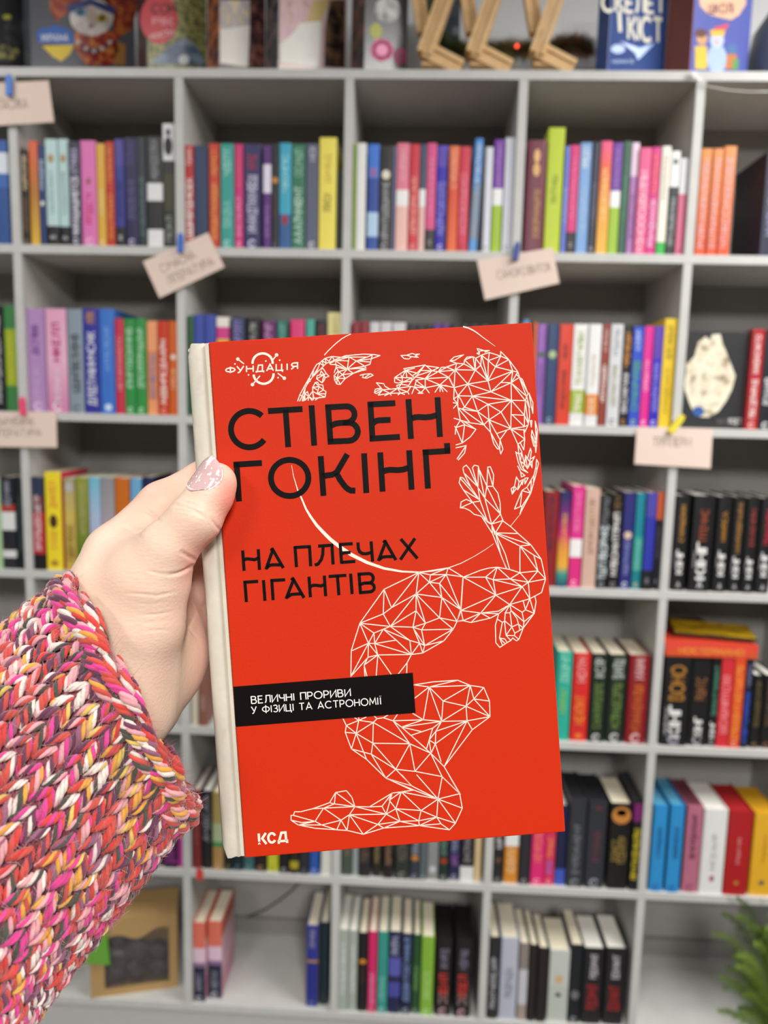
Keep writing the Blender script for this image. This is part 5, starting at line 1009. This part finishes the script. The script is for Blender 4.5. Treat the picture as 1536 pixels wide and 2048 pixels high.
W7 = [[(710,95),(900,65),(1130,50),(1250,100),(1380,120),(1435,250),(1440,400),(1270,525),(1000,880),(1155,1145)],[(710,95),(855,115),(1130,50)],[(855,115),(1250,100)],[(855,115),(720,220)],[(855,115),(800,430),(700,370)],[(855,115),(975,445)],[(855,115),(990,250),(1250,100)],[(990,250),(975,445)],[(990,250),(1210,300),(1250,100)],[(1250,100),(1285,230),(1380,120)],[(1285,230),(1435,250)],[(1285,230),(1210,300)],[(1285,230),(1440,400),(1210,300)],[(1210,300),(975,445)],[(1210,300),(1220,440),(1440,400)],[(1220,440),(975,445)],[(1220,440),(1270,525)],[(1220,440),(1000,880)],[(1220,440),(920,540),(975,445)],[(1220,440),(915,660),(920,540)],[(975,445),(590,500),(800,430),(975,445)],[(510,440),(800,430)],[(550,380),(510,440),(590,500)],[(590,500),(790,545)],[(590,500),(830,710)],[(680,580),(890,510),(830,710)],[(890,510),(975,445)],[(920,540),(855,625),(875,750)],[(855,625),(915,660),(875,750)],[(915,660),(970,830)],[(510,440),(670,660),(320,455),(355,420),(415,410),(510,440)],[(590,500),(870,750),(670,660)],[(670,660),(315,655),(320,455)],[(320,455),(180,435),(155,560),(320,455)],[(315,655),(155,560)],[(155,560),(50,550),(60,485),(180,435)],[(60,485),(155,560),(110,710),(50,550)],[(155,560),(255,810)],[(110,710),(300,760),(315,655)],[(110,710),(255,810),(440,990),(690,1105)],[(300,760),(440,990)],[(300,760),(535,905),(315,655)],[(535,905),(670,660)],[(535,905),(440,990)],[(535,905),(720,925),(670,660)],[(720,925),(870,750)],[(870,750),(980,975),(720,925)],[(870,750),(1000,880)],[(980,975),(1155,1145)],[(535,905),(690,1065)],[(440,990),(690,1065)],[(30,420),(60,485)],[(140,410),(180,435),(180,405)],[(180,435),(250,405)],[(330,395),(355,420)],[(415,410),(460,385)]]
W8 = [[(50,335),(50,375),(110,415),(250,442),(430,455),(515,460),(650,492),(820,440),(1115,420),(1365,455),(1415,400),(1472,275),(1450,155),(1360,0)],[(50,335),(70,335),(80,305),(130,305),(230,280),(370,230),(420,145),(510,130),(555,185),(580,262),(700,265),(890,150),(965,140),(1070,125)],[(370,230),(410,240),(420,145)],[(420,145),(580,262),(410,240),(320,275),(230,280)],[(320,275),(580,262)],[(70,335),(250,385),(320,275)],[(50,375),(140,395),(250,385),(110,415)],[(250,385),(305,415),(110,415)],[(305,415),(430,455)],[(305,415),(465,375),(320,275)],[(465,375),(430,455)],[(465,375),(515,460),(535,330),(465,375)],[(535,330),(580,262),(840,325),(535,330)],[(535,330),(650,492),(770,410),(535,330)],[(770,410),(840,325),(805,260),(700,265)],[(770,410),(820,440)],[(770,410),(955,385),(840,325)],[(955,385),(820,440)],[(955,385),(1115,420),(1110,380),(955,385)],[(805,260),(890,150),(840,325)],[(890,150),(865,210),(965,140)],[(865,210),(920,280),(840,325)],[(920,280),(965,140)],[(920,280),(955,385)],[(920,280),(1110,380)],[(920,280),(1130,295),(965,140)],[(1130,295),(1110,380)],[(1130,295),(1260,350),(1115,420)],[(1110,380),(1260,350)],[(1130,295),(1270,200),(965,140)],[(1270,200),(1260,350)],[(1270,200),(1415,400),(1260,350)],[(1270,200),(1472,275)],[(1270,200),(1450,155)],[(1270,200),(1305,15),(1450,155)],[(1270,200),(1095,0)],[(1270,200),(1050,90),(840,28)],[(1270,200),(1070,125),(840,28)],[(1050,90),(970,0)],[(1260,350),(1295,405),(1115,420)],[(1295,405),(1365,455)]]
segs = []; joints = {}
for data, ox, oy, sx in ((W1, 585, 690, 7.68), (W2, 740, 690, 8.533), (W3, 890, 690, 7.68), (W4, 900, 860, 7.68), (W5, 900, 1010, 6.828), (W6, 690, 1120, 6.4), (W7, 680, 1350, 4.8), (W8, 570, 1550, 4.151)):
    for pl in data:
        q = [(ox + x / sx, oy + y / sx) for x, y in pl]
        for a_, b_ in zip(q, q[1:]):
            if math.hypot(a_[0] - b_[0], a_[1] - b_[1]) > .3: segs.append(strip([a_, b_], 1.9))
        for p in q: joints[(round(p[0]), round(p[1]))] = p
for p in joints.values(): segs.append(([(p[0] + 1.05 * math.cos(k * math.pi / 3), p[1] + 1.05 * math.sin(k * math.pi / 3)) for k in range(6)], [tuple(range(6))]))
decal('line_drawing', segs, CREAM, .00010, 'cream low-poly drawing of a kneeling figure carrying a globe')

# ------------------------------------------------------------------ the person: left hand and knitted sleeve
def C3(px, py, d): return np.array([(px - 768) / FPX * d, (py - 1024) / FPX * d, d])     # camera coordinates
def to_world(P): return CAM + np.asarray(P) @ RW
person = tag(empty('person', tuple(to_world(C3(190, 1400, .30)))), 'left hand in a multicoloured chunky knit sweater sleeve holding up the red book', 'person')
PL = np.array(person.location)

VX = .00105
lo = np.array([-.150, -.040, .262]); hi = np.array([-.020, .128, .372])
ax = [np.arange(lo[i], hi[i], VX, dtype=np.float32) for i in range(3)]
X, Y, Z = np.meshgrid(*ax, indexing='ij')
def cone(a, ra, b, rb):
    a = np.array(a, np.float32); b = np.array(b, np.float32); d = b - a
    t = np.clip(((X - a[0]) * d[0] + (Y - a[1]) * d[1] + (Z - a[2]) * d[2]) / float(d @ d), 0, 1)
    return np.sqrt((X - a[0] - t * d[0]) ** 2 + (Y - a[1] - t * d[1]) ** 2 + (Z - a[2] - t * d[2]) ** 2) - (ra + t * (rb - ra))
def smin(a, b, k):
    h = np.clip(.5 + .5 * (b - a) / k, 0, 1); return b * (1 - h) + a * h - k * h * (1 - h)
def chain(pts, k=.004):
    out = None
    for (p, q) in zip(pts, pts[1:]):
        c = cone(C3(*p[:3]), p[3], C3(*q[:3]), q[3]); out = c if out is None else smin(out, c, k)
    return out
thumb = chain([(432, 966, .2922, .0080), (420, 990, .2918, .0086), (391, 1037, .2905, .0097), (334, 1098, .2915, .0107), (296, 1150, .2950, .0128)], .003)
thenar = chain([(302, 1172, .2965, .0146), (288, 1250, .2980, .0140), (262, 1330, .3010, .0140), (220, 1410, .3010, .0190)], .006)
back = chain([(232, 1112, .3150, .0120), (226, 1180, .3075, .0165), (208, 1290, .3050, .0200), (170, 1420, .3000, .0240), (70, 1590, .2820, .0260)], .008)
web = chain([(240, 1120, .3120, .0110), (285, 1112, .3050, .0090), (300, 1130, .2990, .0100)], .006)
index = chain([(236, 1106, .3170, .0120), (325, 1012, .3250, .0102), (408, 966, .3330, .0094), (540, 905, .3325, .0082), (612, 872, .3312, .0076)], .003)
middle = chain([(290, 1160, .3280, .0118), (330, 1130, .3330, .0105), (425, 1075, .3390, .0092), (560, 1035, .3330, .0082), (640, 1010, .3316, .0076)], .003)
ring_ = chain([(318, 1215, .3330, .0115), (360, 1195, .3370, .0098), (452, 1150, .3390, .0086), (570, 1115, .3325, .0078), (640, 1098, .3312, .0073)], .003)
pinky = chain([(340, 1272, .3350, .0112), (380, 1262, .3370, .0092), (455, 1228, .3380, .0076), (540, 1205, .3312, .0069), (592, 1195, .3303, .0064)], .003)
palm = chain([(300, 1190, .3220, .0150), (330, 1250, .3260, .0140), (336, 1304, .3260, .0136), (302, 1358, .3180, .0130), (240, 1420, .3080, .0180)], .008)
hypo = chain([(360, 1302, .3255, .0112), (340, 1346, .3215, .0114), (296, 1404, .3130, .0135)], .006)
fing = smin(smin(smin(index, middle, .002), ring_, .002), pinky, .002)
body = smin(smin(smin(back, palm, .010), hypo, .008), thenar, .013)
D = smin(smin(body, smin(thumb, web, .007), .008), fing, .005)
CREASES = []
def crease(pts, depth, w, zmax=.4): CREASES.append((pts, depth, w, zmax))
crease([(346, 1010), (364, 1012), (388, 1020), (412, 1036)], .00042, 3.2, .30)
crease([(352, 1020), (374, 1022), (400, 1033)], .00032, 2.8, .30)
crease([(366, 1004), (386, 1010), (402, 1018)], .00024, 2.8, .30)
crease([(350, 1028), (372, 1030), (392, 1038)], .00016, 2.8, .30)
crease([(441, 1062), (432, 1052), (421, 1038)], .00045, 3.2, .305)
crease([(386, 1118), (376, 1112), (364, 1104)], .0008, 4.0, .305)
crease([(384, 1132), (372, 1140), (356, 1147), (338, 1149)], .0009, 3.6, .31)
crease([(338, 1149), (318, 1147), (296, 1141)], .0003, 3.0, .31)
crease([(250, 1187), (280, 1188), (312, 1191), (352, 1184)], .0004, 2.8, .31)
crease([(268, 1206), (300, 1208), (330, 1204)], .00015, 2.6, .31)
crease([(272, 1230), (310, 1229), (344, 1224)], .00028, 2.6, .31)
crease([(284, 1246), (312, 1244), (342, 1240)], .00015, 2.6, .31)
crease([(290, 1262), (318, 1260), (340, 1262)], .00025, 2.6, .31)
crease([(290, 1020), (304, 1028), (319, 1042)], .0006, 3.6, .34)
crease([(248, 1054), (264, 1063), (282, 1074)], .00045, 3.6, .34)
crease([(388, 1230), (376, 1258), (370, 1290)], .00035, 3.6, .34)
crease([(366, 1236), (382, 1262), (396, 1280)], .00025, 3.0, .34)
def surface_nets(D, org, h):
    S = D < 0; n = D.shape
    cnt = np.zeros((n[0] - 1, n[1] - 1, n[2] - 1), np.int8)
    corners = [(i, j, k) for i in (0, 1) for j in (0, 1) for k in (0, 1)]
    for c in corners: cnt += S[c[0]:n[0] - 1 + c[0], c[1]:n[1] - 1 + c[1], c[2]:n[2] - 1 + c[2]]
    mix = (cnt > 0) & (cnt < 8); idx = np.argwhere(mix); vid = -np.ones(mix.shape, np.int64); vid[mix] = np.arange(len(idx))
    val = {c: D[idx[:, 0] + c[0], idx[:, 1] + c[1], idx[:, 2] + c[2]] for c in corners}
    acc = np.zeros((len(idx), 3)); num = np.zeros(len(idx))
    for a in corners:
        for k in range(3):
            if a[k] == 0:
                b = list(a); b[k] = 1; b = tuple(b); va, vb = val[a], val[b]; m = (va < 0) != (vb < 0)
                t = np.where(m, va / np.where(m, va - vb, 1), 0); p = np.zeros((len(idx), 3)); p += a; p[:, k] += t
                acc += p * m[:, None]; num += m
    V = (idx + acc / num[:, None]) * h + org; F = []
    for k in range(3):
        sl0 = [slice(None)] * 3; sl1 = [slice(None)] * 3; sl0[k] = slice(0, -1); sl1[k] = slice(1, None)
        A, B = S[tuple(sl0)], S[tuple(sl1)]; e = np.argwhere(A != B); o1, o2 = [q for q in range(3) if q != k]
        ok = (e[:, o1] > 0) & (e[:, o2] > 0) & (e[:, o1] < n[o1] - 1) & (e[:, o2] < n[o2] - 1); e = e[ok]
        fl = A[e[:, 0], e[:, 1], e[:, 2]]; q = []
        for d1, d2 in ((0, 0), (-1, 0), (-1, -1), (0, -1)):
            c = e.copy(); c[:, o1] += d1; c[:, o2] += d2; q.append(vid[c[:, 0], c[:, 1], c[:, 2]])
        q = np.stack(q, 1)
        if k == 1: fl = ~fl
        q[~fl] = q[~fl][:, ::-1]; F.append(q)
    return V, np.concatenate(F)
HV, HF = surface_nets(D, lo, VX)
del X, Y, Z
hand = mesh_obj('hand', to_world(HV) - PL, HF, None, person, True)
bm = bmesh.new(); bm.from_mesh(hand.data); bmesh.ops.recalc_face_normals(bm, faces=bm.faces)
for _ in range(2): bmesh.ops.smooth_vert(bm, verts=bm.verts, factor=.5, use_axis_x=True, use_axis_y=True, use_axis_z=True)
bm.to_mesh(hand.data); bm.free()
sm_ = hand.modifiers.new('fine', 'SUBSURF'); sm_.levels = 1; sm_.render_levels = 1
bpy.context.view_layer.update(); fine = bpy.data.meshes.new_from_object(hand.evaluated_get(bpy.context.evaluated_depsgraph_get()))
hand.modifiers.clear(); hand.data = fine; nv = len(fine.vertices)
co = np.empty(nv * 3, np.float32); fine.vertices.foreach_get('co', co); co = co.reshape(-1, 3).astype(float); nr = np.empty(nv * 3, np.float32); fine.vertices.foreach_get('normal', nr); nr = nr.reshape(-1, 3)
HV = toc(co + PL); hq = px_of(co + PL); dep = np.zeros(nv)
for pts, depth, w, zmax in CREASES:
    best = np.full(nv, 1e9)
    for a, b in zip(pts, pts[1:]):
        dx, dy = b[0] - a[0], b[1] - a[1]; t = np.clip(((hq[:, 0] - a[0]) * dx + (hq[:, 1] - a[1]) * dy) / (dx * dx + dy * dy), 0, 1)
        best = np.minimum(best, (hq[:, 0] - a[0] - t * dx) ** 2 + (hq[:, 1] - a[1] - t * dy) ** 2)
    L_ = sum(math.hypot(b[0] - a[0], b[1] - a[1]) for a, b in zip(pts, pts[1:])); q0 = np.hypot(hq[:, 0] - pts[0][0], hq[:, 1] - pts[0][1]); q1 = np.hypot(hq[:, 0] - pts[-1][0], hq[:, 1] - pts[-1][1])
    dep += depth * (np.exp(-best / (w * w)) - .25 * np.exp(-best / (9 * w * w))) * np.clip(np.minimum(q0, q1) / (.3 * L_) + .25, 0, 1) * (HV[:, 2] < zmax)
co -= nr * dep[:, None]; fine.vertices.foreach_set('co', co.astype(np.float32).ravel()); fine.update(); fine.polygons.foreach_set('use_smooth', [True] * len(fine.polygons)); HV = toc(co + PL)
hand['label'] = 'fair skinned hand with the thumb over the book edge'
# skin colour: redder at the pressed thumb pad and in the palm
hp_ = px_of(to_world(HV)); pink = np.clip(.78 * np.exp(-(((hp_[:, 0] - 458) / 26) ** 2 + ((hp_[:, 1] - 1000) / 52) ** 2)) * (HV[:, 2] < .305), 0, 1)
pink = np.maximum(pink, .32 * np.exp(-(((hp_[:, 0] - 388) / 30) ** 2 + ((hp_[:, 1] - 1120) / 60) ** 2))); pink = np.maximum(pink, .30 * np.clip((HV[:, 2] - .308) / .012, 0, 1))
at = hand.data.attributes.new('pink', 'FLOAT', 'POINT'); at.data.foreach_set('value', pink.astype(np.float32))
m = bpy.data.materials.new('skin'); m.use_nodes = True; nt = m.node_tree; b = nt.nodes['Principled BSDF']
b.inputs['Roughness'].default_value = .5; b.inputs['Specular IOR Level'].default_value = .35; b.inputs['Subsurface Weight'].default_value = .25; b.inputs['Subsurface Radius'].default_value = (1, .35, .2); b.inputs['Subsurface Scale'].default_value = .004
an = nt.nodes.new('ShaderNodeAttribute'); an.attribute_name = 'pink'
tc = nt.nodes.new('ShaderNodeTexCoord'); n1 = nt.nodes.new('ShaderNodeTexNoise'); n1.inputs['Scale'].default_value = 70; n1.inputs['Detail'].default_value = 3; nt.links.new(tc.outputs['Object'], n1.inputs['Vector'])
mx0 = nt.nodes.new('ShaderNodeMix'); mx0.data_type = 'RGBA'; mx0.inputs[6].default_value = lin('e5c4ab'); mx0.inputs[7].default_value = lin('ecd0bb'); nt.links.new(n1.outputs['Fac'], mx0.inputs[0])
mx1 = nt.nodes.new('ShaderNodeMix'); mx1.data_type = 'RGBA'; mx1.inputs[7].default_value = lin('ee8a7c'); nt.links.new(mx0.outputs[2], mx1.inputs[6]); nt.links.new(an.outputs['Fac'], mx1.inputs[0]); nt.links.new(mx1.outputs[2], b.inputs['Base Color'])
vo = nt.nodes.new('ShaderNodeTexVoronoi'); vo.inputs['Scale'].default_value = 900; mp = nt.nodes.new('ShaderNodeMapping'); mp.inputs['Rotation'].default_value = (.3, .5, .6); mp.inputs['Scale'].default_value = (.45, 1, 1)
nt.links.new(tc.outputs['Object'], mp.inputs['Vector']); nt.links.new(mp.outputs['Vector'], vo.inputs['Vector'])
bp = nt.nodes.new('ShaderNodeBump'); bp.inputs['Strength'].default_value = .22; bp.inputs['Distance'].default_value = .0004; nt.links.new(vo.outputs['Distance'], bp.inputs['Height']); nt.links.new(bp.outputs['Normal'], b.inputs['Normal'])
hand.data.materials.append(m)
# thumbnail: a curved plate on the thumb
A0, A1 = C3(391, 1037, .2905), C3(432, 966, .2922); axd = A1 - A0; axl = np.linalg.norm(axd); axd /= axl
toc_ = np.array([0, 0, -1.0]); toc_ -= axd * (toc_ @ axd); toc_ /= np.linalg.norm(toc_); lft = np.cross(axd, toc_); lft /= np.linalg.norm(lft)
if lft[0] > 0: lft = -lft
nd = toc_ * .80 + lft * .60; nd /= np.linalg.norm(nd); sd = np.cross(nd, axd)
if sd[0] < 0: sd = -sd
NU, NV = 18, 22; V = []; F = []; c0 = A1 + axd * .0010
for layer, dr in ((0, .00055), (1, -.0004)):
    for j in range(NV + 1):
        v_ = -1 + 2 * j / NV                                  # base .. free edge
        for i in range(NU + 1):
            u_ = -1 + 2 * i / NU
            wid = (1 - abs(v_) ** (3.2 if v_ > 0 else 2.4) * (.86 if v_ > 0 else .8)) ** .5 if abs(v_) < 1 else (.374 if v_ > 0 else .447)
            phi = u_ * wid * 1.0
            bulge = -.0012 * max(0, v_ - .1) ** 2 + .0009 * max(0, -v_) ** 1.2
            curveb = (-.0024 * (1 - u_ * u_) if v_ < 0 else .0012 * (1 - u_ * u_) * v_) * abs(v_) ** 2
            R_ = .00825 + dr + bulge - .0004 * (abs(u_) ** 4)
            V.append(c0 + axd * (v_ * .0060 + curveb) + R_ * (math.cos(phi) * nd + math.sin(phi) * sd))
s1 = (NU + 1) * (NV + 1)
for j in range(NV):
    for i in range(NU):
        a = j * (NU + 1) + i; q = (a, a + 1, a + NU + 2, a + NU + 1); F += [q, tuple(s1 + k for k in q[::-1])]
for j in range(NV):
    for i in (0, NU):
        a = j * (NU + 1) + i; F.append((a, a + NU + 1, s1 + a + NU + 1, s1 + a))
for i in range(NU):
    for j in (0, NV):
        a = j * (NU + 1) + i; F.append((a, a + 1, s1 + a + 1, s1 + a))
nm_ = bpy.data.materials.new('nail_polish'); nm_.use_nodes = True; nt = nm_.node_tree; b = nt.nodes['Principled BSDF']; b.inputs['Roughness'].default_value = .12; b.inputs['Coat Weight'].default_value = 1; b.inputs['Coat Roughness'].default_value = .03
tc = nt.nodes.new('ShaderNodeTexCoord'); vo = nt.nodes.new('ShaderNodeTexVoronoi'); vo.inputs['Scale'].default_value = 620; nt.links.new(tc.outputs['Object'], vo.inputs['Vector'])
rp_ = nt.nodes.new('ShaderNodeValToRGB'); rp_.color_ramp.elements[0].position = .16; rp_.color_ramp.elements[0].color = lin('fff6ee'); rp_.color_ramp.elements[1].position = .3; rp_.color_ramp.elements[1].color = lin('d9b5b4'); nt.links.new(vo.outputs['Distance'], rp_.inputs[0])
nt.links.new(rp_.outputs[0], b.inputs['Base Color'])
nail = mesh_obj('thumbnail', to_world(np.array(V)) - PL, F, nm_, person, True); nail['label'] = 'pale pink glittery polished nail'
nail.parent = hand

# ---- sleeve: generalised tube, s = 0 at the cuff
SR = [(250, 1396, .300, 122, 222, (.0125, -.0070, -.0350)), (188, 1458, .295, 120, 244, (.0120, -.0068, -.0375)), (118, 1538, .286, 118, 272, (.0115, -.0066, -.0390)),
      (50, 1610, .277, 118, 284, (.0110, -.0066, -.0400)), (-15, 1682, .267, 120, 294, (.0105, -.0066, -.0400)), (-95, 1775, .254, 130, 306, (.0100, -.0066, -.0390)), (-200, 1890, .240, 148, 334, (.0100, -.0066, -.0380))]
SCn = np.array([C3(a, b, c) for a, b, c, *_ in SR]); SU = np.array([(e / FPX * c, g / FPX * c, 0) for a, b, c, e, g, _ in SR]); SV = np.array([v for *_, v in SR])
cum = np.concatenate([[0], np.cumsum(np.linalg.norm(np.diff(SCn, axis=0), axis=1))]); SLEN = cum[-1]
def interp(A, s): return np.stack([np.interp(s, cum, A[:, k]) for k in range(3)], -1)
tt = np.linspace(0, 2 * math.pi, 721); mid = np.outer(np.cos(tt), SU[1]) + np.outer(np.sin(tt), SV[1]); al = np.concatenate([[0], np.cumsum(np.linalg.norm(np.diff(mid, axis=0), axis=1))]); CIRC = al[-1]
def surf(a, s, off=0.0):
    """a in 0..1 round the sleeve, s metres from the cuff, off metres outwards; arrays welcome"""
    a = np.asarray(a, float); s = np.asarray(s, float); th = np.interp((a % 1) * CIRC, al, tt); sc = np.clip(s, 0, SLEN)
    wob = 1 + .022 * np.sin(th * 3 + s * 60) + .018 * np.sin(th * 5 - s * 95 + 1)
    U, Vv = interp(SU, sc) * wob[..., None], interp(SV, sc) * wob[..., None]; c, d = np.cos(th)[..., None], np.sin(th)[..., None]
    P = interp(SCn, sc) + c * U + d * Vv; T = -d * U + c * Vv
    ds = .004; A_ = interp(SCn, np.minimum(sc + ds, SLEN)) - interp(SCn, np.maximum(sc - ds, 0)); A_ /= np.linalg.norm(A_, axis=-1, keepdims=True)
    P = P + A_ * np.where(s < 0, s, 0)[..., None]
    N = np.cross(T, A_); N /= np.linalg.norm(N, axis=-1, keepdims=True); out = c * U + d * Vv; N *= np.sign((N * out).sum(-1, keepdims=True))
    return P + N * np.asarray(off)[..., None]
NA, NS = 96, 40; ga, gs = np.meshgrid(np.arange(NA) / NA, np.linspace(-.001, SLEN, NS)); O_ = surf(ga.ravel(), gs.ravel(), np.full(ga.size, -.0014)); I_ = surf(ga.ravel(), gs.ravel(), np.full(ga.size, -.0034))
V = np.concatenate([O_, I_]); F = []; no = NA * NS
for j in range(NS - 1):
    for i in range(NA):
        a, b2 = j * NA + i, j * NA + (i + 1) % NA; F.append((a, b2, b2 + NA, a + NA)); F.append((no + a, no + a + NA, no + b2 + NA, no + b2))
for i in range(NA):
    i2 = (i + 1) % NA; F.append((i, no + i, no + i2, i2)); e = (NS - 1) * NA; F.append((e + i, e + i2, no + e + i2, no + e + i))
sleeve = mesh_obj('sweater_sleeve', to_world(V) - PL, F, mat('8a4a56', rough=.95, var=.4, scale=160), person, True)
sleeve['label'] = 'chunky knit sleeve in pink, red, white, purple and yellow yarn'
PAL = [('cc4a3c', .26), ('d8382c', .07), ('e23c94', .13), ('e9a9ae', .19), ('efe4da', .14), ('5c3050', .12), ('8f5a78', .06), ('24463a', .07), ('e6a83a', .055), ('e8c860', .02)]
pc = np.array([lin(c)[:3] for c, _ in PAL]); pc = .9 * pc + .1 * np.array(lin('cf7f80')[:3]); pw = np.array([w for _, w in PAL]); pw /= pw.sum(); rng = np.random.default_rng(7)
YV, YF, YC = [], [], []
def yarn(path, r0, cols, twist, plies=4, sides=6, phase=0.0):
    """tapered bundle of twisted plies along a path (n x 3 camera coordinates)"""
    n = len(path); tg = np.gradient(path, axis=0); tg /= np.linalg.norm(tg, axis=1, keepdims=True); ref = np.array([0, 0, -1.0])
    s_ = np.cross(tg, ref); s_ /= np.linalg.norm(s_, axis=1, keepdims=True) + 1e-9; u_ = np.cross(s_, tg); t = np.linspace(0, 1, n); rr = r0 * (.42 + .58 * np.sin(np.pi * np.clip(t * .94 + .03, 0, 1)) ** .8)
    for p in range(plies):
        a = phase + 2 * np.pi * p / plies + twist * t * 2 * np.pi; c = path + (rr * .55)[:, None] * (np.cos(a)[:, None] * s_ + np.sin(a)[:, None] * u_); pr = rr * .52; base = sum(len(v) for v in YV)
        w = 2 * np.pi * np.arange(sides) / sides; ringv = c[:, None, :] + pr[:, None, None] * (np.cos(w)[None, :, None] * s_[:, None, :] + np.sin(w)[None, :, None] * u_[:, None, :]); YV.append(ringv.reshape(-1, 3))
        i, k = np.meshgrid(np.arange(n - 1), np.arange(sides), indexing='ij'); k2 = (k + 1) % sides
        YF.append(np.stack([i * sides + k, i * sides + k2, (i + 1) * sides + k2, (i + 1) * sides + k], -1).reshape(-1, 4) + base)
        YC.append(np.tile(cols[p], (n * sides, 1)) * rng.uniform(.86, 1.14))
NC = 35; RH = .0060; NR = int(SLEN / RH) - 1; state = rng.choice(len(PAL), 4, p=pw)
def next_cols():
    for p in range(4):
        if rng.random() < .62: state[p] = rng.choice(len(PAL), p=pw)
    return [pc[q] for q in state]
t9 = np.linspace(0, 1, 8)
for k in range(NR):
    s0 = .0030 + k * RH
    for i in range(NC):
        ja, js = rng.normal(0, .03), rng.normal(0, .0003)
        for sg in (-1, 1):
            a = (i + .5 + ja + sg * (.03 + .43 * t9 ** .9)) / NC; s = s0 + js + (-.0014 + t9 * RH * 1.28)
            off = .0006 + .0013 * np.sin(np.pi * t9) - .0006 * t9
            yarn(surf(a, s, off), .00168 * rng.uniform(.88, 1.12), next_cols(), rng.uniform(.6, 1.1), phase=rng.uniform(0, 6))
for rr_, (sb, of, nn) in enumerate(((-.0022, .0002, 30), (.0008, .0022, 30), (-.0030, -.0022, 28), (.0036, .0016, 30))):   # rolled rim
    for i in range(nn):
        a = (i + .5 * (rr_ % 2) + np.linspace(-.62, .62, 8)) / nn; sl = rng.normal(0, .0004) - .0016 * math.sin(2 * math.pi * i / 3.3 + rr_ * .4)
        yarn(surf(a, sb + sl + np.linspace(-.0011, .0011, 8) * (1 if rr_ % 2 else -1), of + .0012 * np.sin(np.pi * t9)), .0021 * rng.uniform(.9, 1.15), next_cols(), rng.uniform(.7, 1.2), phase=rng.uniform(0, 6))
V = to_world(np.concatenate(YV)) - PL; F = np.concatenate(YF); Cc = np.clip(np.concatenate(YC), 0, 1)
def fast_mesh(name, V, F, col, m, parent):
    me = bpy.data.meshes.new(name); me.vertices.add(len(V)); me.vertices.foreach_set('co', V.astype(np.float32).ravel()); nf = len(F); w = F.shape[1]
    me.loops.add(nf * w); me.loops.foreach_set('vertex_index', F.astype(np.int32).ravel()); me.polygons.add(nf); me.polygons.foreach_set('loop_start', np.arange(0, nf * w, w, dtype=np.int32))
    me.update(calc_edges=True); me.polygons.foreach_set('use_smooth', np.ones(nf, bool))
    a = me.color_attributes.new('tint', 'FLOAT_COLOR', 'POINT'); a.data.foreach_set('color', np.concatenate([col, np.ones((len(col), 1))], 1).astype(np.float32).ravel())
    me.materials.append(m); o = bpy.data.objects.new(name, me); COL.objects.link(o); o.parent = parent; return o
ym = bpy.data.materials.new('yarn'); ym.use_nodes = True; nt = ym.node_tree; b = nt.nodes['Principled BSDF']; b.inputs['Roughness'].default_value = .85; b.inputs['Sheen Weight'].default_value = .35; b.inputs['Sheen Roughness'].default_value = .5; b.inputs['Specular IOR Level'].default_value = .15
an = nt.nodes.new('ShaderNodeAttribute'); an.attribute_name = 'tint'; tc = nt.nodes.new('ShaderNodeTexCoord'); n1 = nt.nodes.new('ShaderNodeTexNoise'); n1.inputs['Scale'].default_value = 1500; n1.inputs['Detail'].default_value = 2; nt.links.new(tc.outputs['Object'], n1.inputs['Vector'])
mx = nt.nodes.new('ShaderNodeMix'); mx.data_type = 'RGBA'; mx.blend_type = 'MULTIPLY'; mx.inputs[0].default_value = .35; nt.links.new(an.outputs['Color'], mx.inputs[6]); nt.links.new(n1.outputs['Color'], mx.inputs[7]); nt.links.new(mx.outputs[2], b.inputs['Base Color'])
bp = nt.nodes.new('ShaderNodeBump'); bp.inputs['Strength'].default_value = .5; bp.inputs['Distance'].default_value = .0003; nt.links.new(n1.outputs['Fac'], bp.inputs['Height']); nt.links.new(bp.outputs['Normal'], b.inputs['Normal'])
tag(fast_mesh('yarn_stitches', V, F, Cc, ym, sleeve), kind='stuff')
# loose fibres
FV, FF, FC = [], [], []; base = 0
for q in range(15000):
    a = rng.random(); s = rng.uniform(-.003, SLEN * .95) if q % 3 else rng.uniform(-.004, .006); n = 5; L = rng.uniform(.003, .0075 if q % 3 else .0045); da = rng.normal(0, .6) * L / CIRC; dsx = rng.normal(0, .6) * L; t = np.linspace(0, 1, n)
    path = surf(a + da * t + rng.normal(0, .0008) * t ** 2, s + dsx * t, .0012 + L * (.55 * t - .1 * t * t) * rng.uniform(.3, 1.1)); rad = .000065 * (1 - .6 * t)
    tgv = path[-1] - path[0]; s_ = np.cross(tgv, [0, 0, 1.0]); s_ /= np.linalg.norm(s_) + 1e-9; u_ = np.cross(s_, tgv); u_ /= np.linalg.norm(u_) + 1e-9
    w = 2 * np.pi * np.arange(3) / 3; rv = path[:, None, :] + rad[:, None, None] * (np.cos(w)[None, :, None] * s_ + np.sin(w)[None, :, None] * u_); FV.append(rv.reshape(-1, 3))
    i, k = np.meshgrid(np.arange(n - 1), np.arange(3), indexing='ij'); k2 = (k + 1) % 3; FF.append(np.stack([i * 3 + k, i * 3 + k2, (i + 1) * 3 + k2, (i + 1) * 3 + k], -1).reshape(-1, 4) + base); base += n * 3
    FC.append(np.tile(pc[rng.choice([0, 0, 3, 3, 4, 2])] * .9, (n * 3, 1)))
tag(fast_mesh('yarn_fibres', to_world(np.concatenate(FV)) - PL, np.concatenate(FF), np.concatenate(FC), ym, sleeve), kind='stuff')
